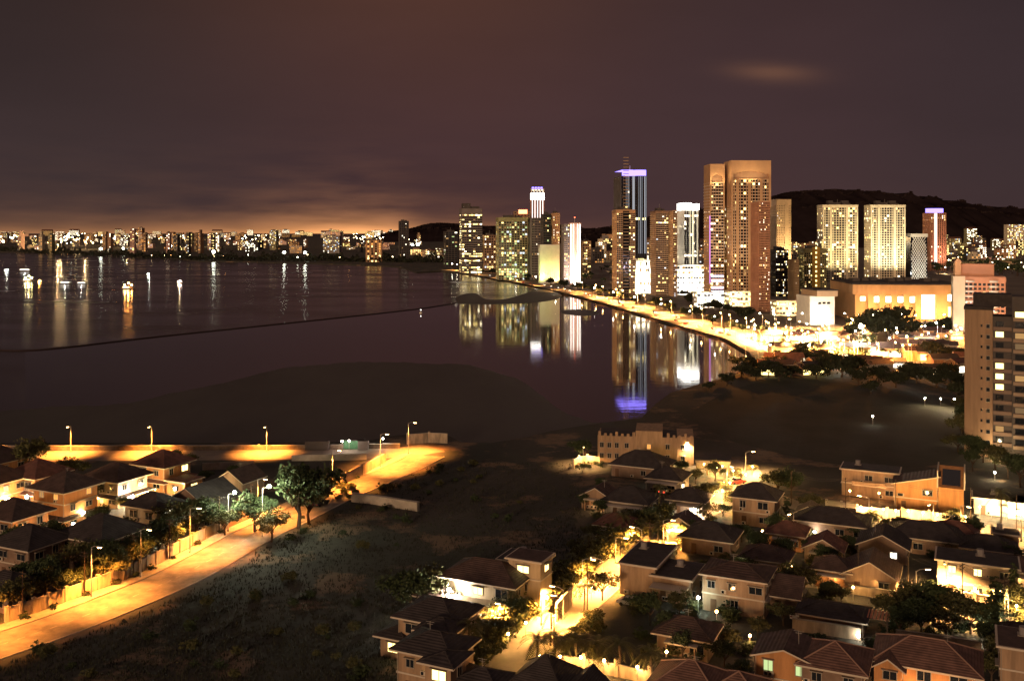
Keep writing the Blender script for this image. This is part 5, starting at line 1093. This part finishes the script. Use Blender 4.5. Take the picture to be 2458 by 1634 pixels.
CP = [mat('car_%s' % n, c_, .3, spec=.6) for n, c_ in (('silver', (.4, .4, .4)), ('white', (.7, .7, .68)), ('black', (.02, .02, .022)), ('red', (.35, .03, .02)), ('blue', (.04, .07, .2)))]
HL = emit('headlight', (1, .93, .8), 18); TL = emit('taillight', (1, .06, .03), 7); TYRE = mat('tyre', (.02, .02, .02), .9)
def car_meshes(paint, lit):
    P = [(-2.2, .35), (-2.2, .85), (-1.95, 1.0), (-1.35, 1.02), (-.75, 1.48), (.55, 1.48), (1.15, 1.02), (2.05, .88), (2.2, .7), (2.2, .35)]
    mb = MB(); Y_ = .85
    for i in range(len(P)):
        a, b_ = P[i], P[(i + 1) % len(P)]; ya = .68 if a[1] > 1.1 else Y_; yb = .68 if b_[1] > 1.1 else Y_
        mb.poly([(a[0], -ya, a[1]), (b_[0], -yb, b_[1]), (b_[0], yb, b_[1]), (a[0], ya, a[1])], GLASS if {i} & {3, 5} else paint)
    for s in (-1, 1):
        low_ = [P[0], P[1], P[2], P[3], P[6], P[7], P[8], P[9]]
        q = [(a, s * Y_, b_) for a, b_ in low_]; mb.poly(q if s > 0 else q[::-1], paint)
        q = [(P[3][0], s*Y_, P[3][1]), (P[4][0], s*.68, P[4][1]), (P[5][0], s*.68, P[5][1]), (P[6][0], s*Y_, P[6][1])]; mb.poly(q if s > 0 else q[::-1], GLASS)
    wh = []
    for x_ in (-1.35, 1.35):
        for s in (-1, 1):
            k = MB(); k.tube([(x_, s*.70, .33), (x_, s*.88, .33)], .33, TYRE, 10); wh.append(k.mesh('wheel'))
    ls = []
    for s in (-1, 1):
        k = MB(); k.box(2.2, 2.26, s*.6 - .2, s*.6 + .2, .55, .75, HL if lit else PANE); ls.append(k.mesh('headlight'))
        k = MB(); k.box(-2.26, -2.2, s*.62 - .18, s*.62 + .18, .62, .82, TL if lit else mat('tail_off', (.2, .02, .02), .3)); ls.append(k.mesh('taillight'))
    return mb.mesh('body'), wh, ls
CM = {}
CN = ['silver', 'white', 'black', 'red', 'blue']
def car(label, p, yaw, ci, lit, group=None):
    k = (ci, lit)
    if k not in CM: CM[k] = car_meshes(CP[ci], lit)
    b_, wh, ls = CM[k]; t = thing('car', label, 'car', p, yaw, group); link('body', b_, t)
    for m in wh: link('wheel', m, t)
    for m in ls: link('headlight' if m.name.startswith('head') else 'taillight', m, t)
    return t
rng = random.Random(3)
for i in range(56):
    s_ = .04 + .86 * (i / 55.0); k = s_ * (len(sea_road) - 1); a, b_ = sea_road[int(k)], sea_road[min(int(k) + 1, len(sea_road) - 1)]
    lane = (-4.6, -1.8, 1.8, 4.6)[rng.randrange(4)]; p = offset([a.lerp(b_, k % 1), b_ + (b_ - a)], lane)[0]; p.z = .03
    an = math.atan2((b_ - a).y, (b_ - a).x); ci = rng.randrange(5)
    car('%s car driving the seafront road with %s' % (CN[ci], 'its headlights on' if lane > 0 else 'its tail lamps glowing'), p, an if lane > 0 else an + math.pi, ci, True, '%s cars %s the seafront road' % (CN[ci], 'coming along' if lane > 0 else 'leaving along'))
for i, (lab, x, y, yaw, ci, lit) in enumerate((('silver car parked under the long glaring house porch', 2342, 1438, -25, 0, False), ('white car parked in the carport of the dark roofed house', 1596, 1182, 60, 1, True), ('dark car parked by the lit road junction', 770, 1212, 62, 2, False), ('white car parked by the annex courtyard', 1916, 1480, 60, 1, False), ('silver car parked behind the blank walled house', 1512, 1452, -25, 0, False), ('red car parked at the bright junction near the canopy', 1770, 1160, 20, 3, False), ('white car under the shaded veranda', 1530, 1244, -25, 1, False))):
    car(lab, gp(x, y), R(yaw), ci, lit)

PO = None
def utility_pole(label, p, yaw):
    t = thing('utility_pole', label, 'utility pole', p, yaw, 'utility poles'); mb = MB(); mb.tube([(0, 0, 0), (0, 0, 8)], .13, TRUNK, 7, .09); mb.build('pole', t)
    for z in (7.6, 7.0):
        mb = MB(); mb.box(-.9, .9, -.06, .06, z, z + .12, TRUNK); mb.build('crossarm', t)
for lab, run in (('estate wall', [offset(main, 8.0)[i] for i in (9, 13, 17, 21, 25, 29)]), ('corner lane', gl([(2060, 1418), (2180, 1432), (2310, 1462), (2412, 1500)], 0)), ('orange house lane', gl([(1900, 1210), (2030, 1228), (2150, 1236), (2330, 1256), (2440, 1274)], 0)), ('palm street', gl([(1330, 1540), (1410, 1462), (1490, 1400), (1560, 1350)], 0))):
    for k, p in enumerate(run):
        a, b_ = run[max(k - 1, 0)], run[min(k + 1, len(run) - 1)]; utility_pole('slim wooden utility pole with two crossarms beside the %s' % lab, p, math.atan2((b_ - a).y, (b_ - a).x) + R(90))
    for a, b_ in zip(run, run[1:]):
        n_ = Vector((-(b_ - a).y, (b_ - a).x, 0)).normalized(); base_ = link('power_line', None, None, a); tag(base_, 'pair of sagging wires strung between the utility poles by the %s' % lab, 'power line', 'sagging wires')
        for sg in (-.8, .8):
            mb = MB(); mb.tube([(a.lerp(b_, j / 8) - a) + n_ * sg + Vector((0, 0, 7.75 - 1.1 * (1 - (j / 4 - 1) ** 2))) for j in range(9)], .022, DARKW, 4); mb.build('wire', base_)
# ------------------------------------------------------------------ trees
def leaf_crown(seed, rx, rz, clumps, per, size, m, z0, flat=0.0):
    rg = random.Random(seed); mb = MB(); k = mb.mi(m)
    lobes = [(Vector((rg.gauss(0, .45) * rx, rg.gauss(0, .45) * rx, z0 + rg.uniform(-.4, .45) * rz)), rg.uniform(.45, .75)) for _ in range(7)]
    for _ in range(clumps):
        L_, s = rg.choice(lobes)
        v = Vector((rg.gauss(0, 1), rg.gauss(0, 1), rg.gauss(0.15, .8))).normalized() * rg.uniform(.55, 1.05)
        c = L_ + Vector((v.x * rx * s, v.y * rx * s, v.z * rz * s * .8)); cr = rg.uniform(.35, .8) * rx * .22
        for _ in range(per):
            p = c + Vector((rg.gauss(0, cr), rg.gauss(0, cr), rg.gauss(0, cr * .6)))
            n = Vector((rg.gauss(0, 1), rg.gauss(0, 1), rg.gauss(.6, .8))).normalized(); u = n.orthogonal().normalized(); w_ = n.cross(u)
            a = rg.uniform(0, 6.28); u, w_ = u * math.cos(a) + w_ * math.sin(a), w_ * math.cos(a) - u * math.sin(a); q = size * rg.uniform(.6, 1.3)
            i = len(mb.v); mb.v += [tuple(p - u * q), tuple(p + w_ * q * .5), tuple(p + u * q), tuple(p - w_ * q * .5)]; mb.f.append((i, i+1, i+2, i+3)); mb.m.append(k)
    return mb.mesh('crown')
def trunk_mesh(seed, h, r, spread):
    rg = random.Random(seed); mb = MB(); mb.tube([(0, 0, -.2), (rg.uniform(-.2, .2), rg.uniform(-.2, .2), h * .5), (0, 0, h)], r, TRUNK, 7, r * .55)
    for i in range(6):
        a = i * 1.05 + rg.uniform(-.3, .3); mb.tube([(0, 0, h * rg.uniform(.6, .95)), (math.cos(a) * spread * .5, math.sin(a) * spread * .5, h * 1.2), (math.cos(a) * spread, math.sin(a) * spread, h * 1.5)], r * .45, TRUNK, 5, r * .12)
    return mb.mesh('trunk')
def palm_mesh(seed, h, n=20, fl=3.2):
    rg = random.Random(seed); tr = MB(); tr.tube([(0, 0, 0), (.12, 0, h * .5), (.05, .1, h)], .2, TRUNK, 7, .13); mb = MB(); k = mb.mi(PALM)
    for f_ in range(n):
        a = f_ * 2.4 + rg.uniform(-.2, .2); e = rg.uniform(-.1, 1.2); L_ = fl * rg.uniform(.8, 1.1); pts = []
        for j in range(9):
            t_ = j / 8; pts.append(Vector((.05 + math.cos(a) * L_ * t_ * math.cos(e * (1 - .3*t_)), .1 + math.sin(a) * L_ * t_ * math.cos(e * (1 - .3*t_)), h + L_ * (math.sin(e) * t_ - .75 * t_ * t_))))
        sd = Vector((-math.sin(a), math.cos(a), 0))
        for j in range(8):
            for s in (-1, 1):
                for q in (0, .5):
                    b0 = pts[j].lerp(pts[j+1], q); b1 = pts[j].lerp(pts[j+1], q + .35); ll = .62 * (1 - abs(j / 8 - .4)) * fl / 3.2
                    tip = b1 + sd * s * ll + Vector((0, 0, -.28 * ll)) + (pts[j+1] - pts[j]) * .5
                    i = len(mb.v); mb.v += [tuple(b0), tuple(b1), tuple(tip)]; mb.f.append((i, i+1, i+2)); mb.m.append(k)
    return tr.mesh('trunk'), mb.mesh('fronds')
TV = [(trunk_mesh(s, 3.2, .28, 2.2), leaf_crown(s, 3.4, 2.6, 95, 24, .30, LEAF if s % 2 else LEAF2, 5.2)) for s in (1, 2, 3)]
TV += [(trunk_mesh(9, 1.2, .16, .4), leaf_crown(9, 1.1, 5.4, 70, 22, .24, LEAF, 4.6))]
SH = [leaf_crown(s, 1.25, .9, 42, 20, .17, LEAF2 if s % 2 else LEAF, .8) for s in (31, 32)]; SHH = [leaf_crown(s, 1.25, 1.1, 46, 20, .17, LITLEAF, .9) for s in (33, 34)]
FLEAF = mat('leaf_dusky', (.030, .036, .016), .85, .5, .5)
FT = [(trunk_mesh(s, 1.8, .3, 2.0), leaf_crown(s, 4.1, 2.7, 80, 14, .5, FLEAF, 3.9)) for s in (41, 42)]
PV = [palm_mesh(s, h_, 22, fl) for s, h_, fl in ((51, 5.5, 3.0), (52, 7.5, 3.2), (53, 3.2, 3.0))]
rng = random.Random(77)
def tree(label, group, x, y, s, v=None, bank=None, name='tree', cat='tree', z=0):
    bank = bank or (TV if v is not None else TV[:3]); tm, cm_ = bank[v] if v is not None else rng.choice(bank)
    sc = (s * rng.uniform(.9, 1.15), s * rng.uniform(.9, 1.15), s * rng.uniform(.88, 1.12))
    t = thing(name, label, cat, gp(x, y, z), rng.uniform(0, 6.28), group, sc); link('trunk', tm, t); link('crown' if bank is not PV else 'fronds', cm_, t); return t
def shrub(label, group, x, y, s):
    o = link('shrub', rng.choice(SHH if 'hedge' in group or 'junction' in group or 'yard' in group else SH), None, gp(x, y), rng.uniform(0, 6.28)); o.scale = (s * rng.uniform(.9, 1.3), s * rng.uniform(.9, 1.2), s); tag(o, label, 'shrub', group); return o
G = 'dark garden trees in the estate'
for x, y, s in ((172, 1160, .85), (208, 1215, .9), (30, 1340, .9), (130, 1330, .8), (190, 1400, 1.0), (250, 1400, 1.0), (300, 1392, 1.0), (340, 1370, .9), (310, 1320, .8), (430, 1300, 1.1), (470, 1290, 1.0), (400, 1330, 1.0), (350, 1330, .9), (240, 1260, .6), (10, 1255, .7), (130, 1240, .5), (300, 1230, .5), (445, 1225, .5), (510, 1275, .9), (540, 1285, .8), (60, 1430, .9), (110, 1440, .9), (420, 1120, .6), (455, 1125, .6), (490, 1160, .5), (560, 1150, .5)):
    tree('dark leafy tree between the houses of the tiled estate', G, x, y, s)
tree('tree with pale blossom tips beside the coast road', None, 72, 1150, 1.35, 1); 
tree('largest leafy tree, its leaves lit green white by the floodlights', None, 716, 1268, 1.8, 0); tree('leafy tree half lit green white, leaning over the main road', None, 612, 1276, 1.1, 2); tree('tree in shade at the road side of the largest leafy tree', None, 742, 1258, 1.2, 1); tree('orange lit tree at the edge of the main road, under the largest leafy tree', None, 652, 1300, .75, 1)
for i in range(22):
    k = 9 + i * 1.0; 
    if k >= len(up) - 1: break
    q = offset(main, 10.6 + (i % 3))[int(k)]; px, py = CX + F * q.x / q.y, HY + H * F / q.y
    if px < 600: tree('small roadside tree rising behind the estate wall', 'roadside trees behind the estate wall', px, py, rng.uniform(.5, .8))
for i in range(10):
    q = offset(main, 7.4)[min(9 + 2 * i, len(main) - 2)]; px, py = CX + F * q.x / q.y, HY + H * F / q.y
    if px < 560: shrub('low shrub on the pavement before the estate wall', 'pavement shrubs', px, py, rng.uniform(.4, .7))
for i in range(26): shrub('scrubby bush on the verge of the dark field', 'scrub on the field verge', *( (lambda q: (CX + F * q.x / q.y, HY + H * F / q.y))(offset(main, -rng.uniform(7, 26))[rng.randrange(6, len(main) - 2)])), rng.uniform(.5, 1.1))
for i in range(22): shrub('bush beside the lit road junction', 'bushes of the road junction', rng.uniform(715, 860), rng.uniform(1158, 1200), rng.uniform(.5, .9))
# palm street planting
pl_up = offset(palm_l, 5.4); pl_dn = offset(palm_l, -5.6)
for i in range(2, min(40, len(pl_up))):
    q = pl_up[i]; px, py = CX + F * q.x / q.y, HY + H * F / q.y
    for j in range(2): shrub('hedge bush glowing in the palm street lamps', 'hedge bushes of the palm street', px + rng.uniform(-16, 16), py + rng.uniform(-6, 6), rng.uniform(1.3, 2.3))
    if i % 3 == 0: tree('palm tree lit gold beside the palm street', 'palms along the palm street', px - 10, py - 3, rng.uniform(.6, .95), None, PV, 'palm_tree', 'palm tree')
    q = pl_dn[i]; px, py = CX + F * q.x / q.y, HY + H * F / q.y
    if 1420 > px or px > 1560:
        shrub('hedge bush glowing in the palm street lamps', 'hedge bushes of the palm street', px, py, rng.uniform(.7, 1.15))
for x, y, s, v in ((1290, 1590, 1.15, 2), (1336, 1594, 1.25, 2), (1384, 1598, 1.3, 2), (1434, 1604, 1.2, 2), (1486, 1612, 1.15, 2), (1560, 1622, 1.1, 2), (1610, 1636, 1.1, 2)):
    tree('drooping palm lit orange in the row before the front wall', 'drooping palms before the front wall', x, y, s, v, PV, 'palm_tree', 'palm tree')
tree('spiky dark palm standing against the bright corner wall', None, 1322, 1548, .95, 0, PV, 'palm_tree', 'palm tree'); tree('dark bushy palm before the pale lit tree', None, 1402, 1478, .9, 0, PV, 'palm_tree', 'palm tree')
tree('pale lit tree glowing yellow beside the blank walled house', None, 1446, 1440, .62, 1); tree('topmost palm of the street, crown lit gold', None, 1580, 1330, .8, 1, PV, 'palm_tree', 'palm tree')
tree('tree glowing green white beside the glaring white villa', None, 1040, 1462, 1.05, 1); tree('dark tree behind the angular tan villa', None, 990, 1490, 1.0, 0); tree('tree in the courtyard of the glaring white villa', None, 1205, 1492, .55, 2); tree('dark tree below the villa courtyard', None, 1240, 1508, .6, 2)
for i in range(84):
    x, y = rng.uniform(1420, 2440), rng.uniform(1240, 1600)
    shrub('dark garden shrub between the villa walls', 'shrubs of the villa gardens', x, y, rng.uniform(.7, 1.5))
for i in range(34): shrub('dark weed clump out on the empty field', 'weed clumps of the field', *((lambda a, b_: (a, b_))(*((rng.uniform(700, 1250), rng.uniform(1130, 1330)) if i % 2 else (rng.uniform(450, 900), rng.uniform(1420, 1630)))))[:2], rng.uniform(.4, 1.2))
# gardens on the right
G = 'dark garden trees between the villas'
for x, y, s in ((1560, 1500, .9), (1630, 1480, .8), (1600, 1540, .9), (1660, 1530, .8), (1720, 1540, .7), (1640, 1580, .9), (1740, 1600, .8), (1780, 1640, .7), (1820, 1530, .7), (1880, 1500, .8), (1905, 1425, 1.1), (1930, 1418, .9), (1990, 1440, .7), (1960, 1470, .5), (2020, 1450, .6), (1600, 1290, .9), (1650, 1300, .9), (1560, 1270, .9), (1480, 1270, .8), (1440, 1240, .8), (1400, 1220, .7), (1440, 1180, .7), (1620, 1215, .6), (1700, 1250, .8), (1735, 1240, .6), (1700, 1200, .9), (1670, 1160, .7), (1640, 1140, .8), (1860, 1300, 1.0), (1820, 1340, 1.0), (1780, 1300, .8), (1880, 1350, .9), (1940, 1340, .8), (1800, 1380, .8), (1980, 1360, .8), (2040, 1330, .8), (2060, 1300, .7), (2270, 1330, .9), (2320, 1310, .8), (2190, 1270, .5), (2230, 1272, .5), (2130, 1280, .6), (2090, 1270, .6), (2160, 1285, .8), (2290, 1280, .7), (2340, 1300, .9), (2420, 1360, .8), (1380, 1330, .6), (1420, 1300, .7), (1460, 1290, .7), (1330, 1430, .5), (2050, 1620, .7), (2100, 1590, .8), (1760, 1690, .7), (2380, 1640, .9), (2400, 1600, .9), (2370, 1560, .8)):
    tree('dark leafy tree in the gardens between the villas', G, x, y, s * .68)
for i, (x, y, s) in enumerate(((2140, 1500, 1.0), (2190, 1490, 1.1), (2240, 1500, 1.2), (2290, 1510, 1.2), (2330, 1520, 1.1), (2370, 1528, .9), (2210, 1530, 1.1), (2270, 1540, 1.1), (2160, 1530, .9))):
    tree('round dark tree in the thick clump below the starry street lamps', 'thick clump of round garden trees', x, y, s * .72)
for x, y, s in ((2392, 1480, .9), (2392, 1520, 1.0), (2384, 1570, 1.0), (2432, 1450, .8)): tree('slender dark cypress by the lane to the street corner', 'cypresses of the corner lane', x, y, s, 3)
tree('tall column cypress behind the tan steep roofed house', None, 1888, 1256, .75, 3); tree('round dark tree between the steep roofed house and the outhouse', None, 1948, 1238, .7, 1); tree('dark palm before the low white house', None, 2402, 1275, 1.0, 1, PV, 'palm_tree', 'palm tree')
tree('pale tree glowing yellow before the orange modern house', None, 2294, 1262, .5, 1); tree('tree lit yellow beside the clubhouse terrace', None, 1402, 1108, .8, 0); tree('tree lit orange in the yard at the street corner', None, 2440, 1470, .6, 1); tree('reddish lit tree near the junction', None, 1900, 1196, .9, 2); tree('wide reddish tree beyond the junction', None, 1868, 1190, .9, 1); tree('dark round tree before the club canopy', None, 1716, 1154, .7, 1)
for i in range(14): shrub('bush lit yellow around the bright junction', 'bushes of the bright junction', rng.uniform(1735, 1815), rng.uniform(1128, 1215), rng.uniform(.7, 1.2))
for i in range(10): shrub('bush in the orange lit corner yard', 'bushes of the corner yard', rng.uniform(2390, 2470), rng.uniform(1440, 1510), rng.uniform(.7, 1.2))
for i in range(12): shrub('bush lit yellow beside the clubhouse terrace', 'terrace bushes', rng.uniform(1368, 1445), rng.uniform(1112, 1124), rng.uniform(.5, .9))
for x, y, s in ((2360, 1110, .9), (2390, 1130, .9), (2330, 1100, 1.0), (2310, 1060, 1.1), (2335, 1130, .7), (2420, 1150, .9), (2300, 1085, .8), (2450, 1170, 1.0), (2310, 1030, 1.0), (2320, 1000, 1.0)):
    tree('dark tree at the foot of the near condominium', 'trees round the near condominium', x, y, s)
# seafront and city trees
for i in range(60):
    s_ = i / 59.0; k = s_ * (len(sea_c) - 4); a, b_ = sea_c[int(k)], sea_c[int(k) + 1]
    q = offset([a.lerp(b_, k % 1), b_ + (b_ - a)], rng.uniform(24, 36))[0]
    tree('dark rain tree along the inland side of the seafront road', 'trees along the seafront road', CX + F * q.x / q.y, HY + H * F / q.y, rng.uniform(.95, 1.5) if s_ < .6 else rng.uniform(.7, 1.1), None, FT)
for i in range(46):
    x = rng.uniform(1105, 1330); y = 640 + (x - 1105) * .085 + rng.uniform(-6, 8)
    tree('dark tree in the grove below the lit apartment slab', 'grove below the apartment slabs', x, y, rng.uniform(1.7, 2.7), None, FT)
for i in range(26):
    x = rng.uniform(1640, 1800); y = 715 + (x - 1640) * .30 + rng.uniform(-6, 12)
    tree('lit tree beside the road under the orange towers', 'trees below the orange towers', x, y, rng.uniform(.8, 1.3), None, FT)
for x, y, s in ((2070, 800, 1.9), (2100, 805, 1.9), (2130, 810, 2.0), (2160, 806, 2.0), (2190, 808, 1.8), (2050, 812, 1.4), (2110, 792, 2.2), (2150, 788, 2.4), (2270, 800, 1.6), (2290, 806, 1.5), (2250, 806, 1.5)):
    tree('big dark tree in the grove before the mall front', 'dark grove before the mall', x, y, s, None, FT)
for x, y, s in ((1745, 925, .8), (1780, 905, 1.1), (1815, 912, 1.1), (1845, 905, 1.2), (1870, 915, 1.2), (1700, 936, .6), (1935, 868, 1.5), (1955, 880, 1.4), (1915, 874, 1.2), (1990, 900, 1.5), (2020, 905, 1.6), (2045, 895, 1.4), (2220, 862, 1.5), (2250, 868, 1.5), (2290, 872, 1.3), (1880, 880, 1.0), (1850, 885, 1.0), (1800, 890, 1.0), (1770, 880, .9), (2060, 925, 1.3), (2110, 915, 1.2), (2150, 930, 1.2), (2200, 920, 1.3), (2250, 930, 1.3), (2300, 935, 1.3), (2310, 960, 1.2), (1900, 905, 1.0), (1960, 910, 1.2), (2090, 945, .9), (2180, 905, 1.2), (2270, 915, 1.2)):
    tree('dark tree between the bright streets and the field', 'trees between the bright streets and the field', x, y, s, None, FT)
MASS = MB()
def mass_tree(x, y, sc):
    p = gp(x, y); k = MASS.mi(LEAF); MASS.tube([p, p + Vector((0, 0, 4 * sc))], .3 * sc, TRUNK, 5, .15 * sc)
    for _ in range(5):
        c = p + Vector((rng.gauss(0, 1.6), rng.gauss(0, 1.6), rng.uniform(4, 6.5))) * sc
        for _ in range(46):
            n = Vector((rng.gauss(0, 1), rng.gauss(0, 1), rng.gauss(.4, .8))).normalized(); q = c + n * rng.uniform(.5, 1.9) * sc; u = n.orthogonal().normalized(); w_ = n.cross(u); z = .55 * sc * rng.uniform(.6, 1.3); i = len(MASS.v)
            MASS.v += [tuple(q - u * z), tuple(q + w_ * z * .6), tuple(q + u * z), tuple(q - w_ * z * .6)]; MASS.f.append((i, i+1, i+2, i+3)); MASS.m.append(k)
for i in range(34): mass_tree(rng.uniform(1830, 2320), rng.uniform(800, 890), rng.uniform(.5, .9))
for i in range(60): mass_tree(rng.uniform(2180, 2480), rng.uniform(616, 668), rng.uniform(1.4, 2.6))
for i in range(50):
    x = rng.uniform(1400, 1720); mass_tree(x, rng.uniform(655, 700) - (1720 - x) * .04, rng.uniform(.9, 1.5))
stuff(MASS.build('city_greenery'))
# low houses and stalls of the bright quarter
rng2 = random.Random(8)
def shed(label, group, x, y, w, d, h, wm, rm, em=None):
    p = gp(x, y); t = thing('shophouse', label, 'shophouse', p, R(rng2.uniform(-30, 20)), group); wl = MB(); wl.box(-w/2, w/2, 0, d, 0, h, wm); rf = MB(); gable(rf, wl, -w/2, w/2, 0, d, h, h * .35, rm, wm, 'x'); wl.build('wall', t); rf.build('roof', t)
    if em:
        mb = MB(); mb.box(-w*.4, w*.4, -.12, 0, .5, h * .7, em); mb.build('shopfront', t)
for i in range(60):
    x, y = rng2.uniform(1830, 2325), rng2.uniform(812, 905); em = rng2.choice((E_BRIGHT, E_YEL, None, E_WHITE, None)); wm = rng2.choice((H_WHITE, H_TAN, H_CREAM, H_ORANGE)); rm = rng2.choice((R_RED, R_DARK, R_PINK, R_FLAT))
    shed('%s walled shophouse, %s roof %s, in the bright streets' % ({H_WHITE: 'white', H_TAN: 'tan', H_CREAM: 'cream', H_ORANGE: 'orange'}[wm], {R_RED: 'red', R_DARK: 'dark', R_PINK: 'pink', R_FLAT: 'grey'}[rm], 'and glowing front' if em else 'and dark front'), 'shophouses of the bright streets', x, y, rng2.uniform(7, 13), 8, rng2.uniform(3, 5.5), wm, rm, em)
# far wooded shore: nobody could count these
mb = MB(); k = mb.mi(mat('far_leaf', (.02, .022, .012), .9)); rg = random.Random(4)
for i in range(11000):
    x = rg.uniform(-80, 1090); base = 606 + max(0, min(x, 480)) * .042 + max(0, x - 480) * .011 if x > 0 else 606
    y = base - rg.uniform(1.0, 7.0); p = gp(x, y); hh = 11 + 5 * math.sin(x * .05) + 5 * math.sin(x * .17 + 1) + 3 * math.sin(x * .5); p.z = rg.uniform(0, max(3, hh)); q = rg.uniform(1.5, 3.2)
    n = Vector((rg.gauss(0, 1), rg.gauss(-.6, 1), rg.gauss(.4, .8))).normalized(); u = n.orthogonal().normalized(); w_ = n.cross(u); j = len(mb.v)
    mb.v += [tuple(p - u * q), tuple(p + w_ * q * .7), tuple(p + u * q), tuple(p - w_ * q * .7)]; mb.f.append((j, j+1, j+2, j+3)); mb.m.append(k)
stuff(mb.build('far_woods'))
mb = MB(); k = mb.mi(mat('field_tuft', (.040, .042, .026), .9, .4, .4)); rg = random.Random(6)
for i in range(15000):   # rough grass of the dark field
    q = Vector((0, 0, 0)); x = rg.uniform(-60, 1400); y = rg.uniform(1110, 1660); q = gp(x, y); 
    mi_ = min(range(0, len(main), 2), key=lambda j: (main[j] - q).length); rel = q - main[mi_]; tg = main[min(mi_ + 1, len(main) - 1)] - main[max(mi_ - 1, 0)]
    if tg.x * rel.y - tg.y * rel.x > 0 or rel.length < 7.5: continue
    if q.x > -8 + (q.y - 150) * .06 and q.y < 175: continue
    for _ in range(3):
        a = rg.uniform(0, 6.28); hh = rg.uniform(.25, .7); o_ = Vector((rg.gauss(0, .3), rg.gauss(0, .3), 0)); j = len(mb.v)
        mb.v += [tuple(q + o_), tuple(q + o_ + Vector((.16 * math.cos(a), .16 * math.sin(a), 0))), tuple(q + o_ + Vector((.2 * math.cos(a + 1), .2 * math.sin(a + 1), hh)))]; mb.f.append((j, j+1, j+2)); mb.m.append(k)
stuff(mb.build('grass'))
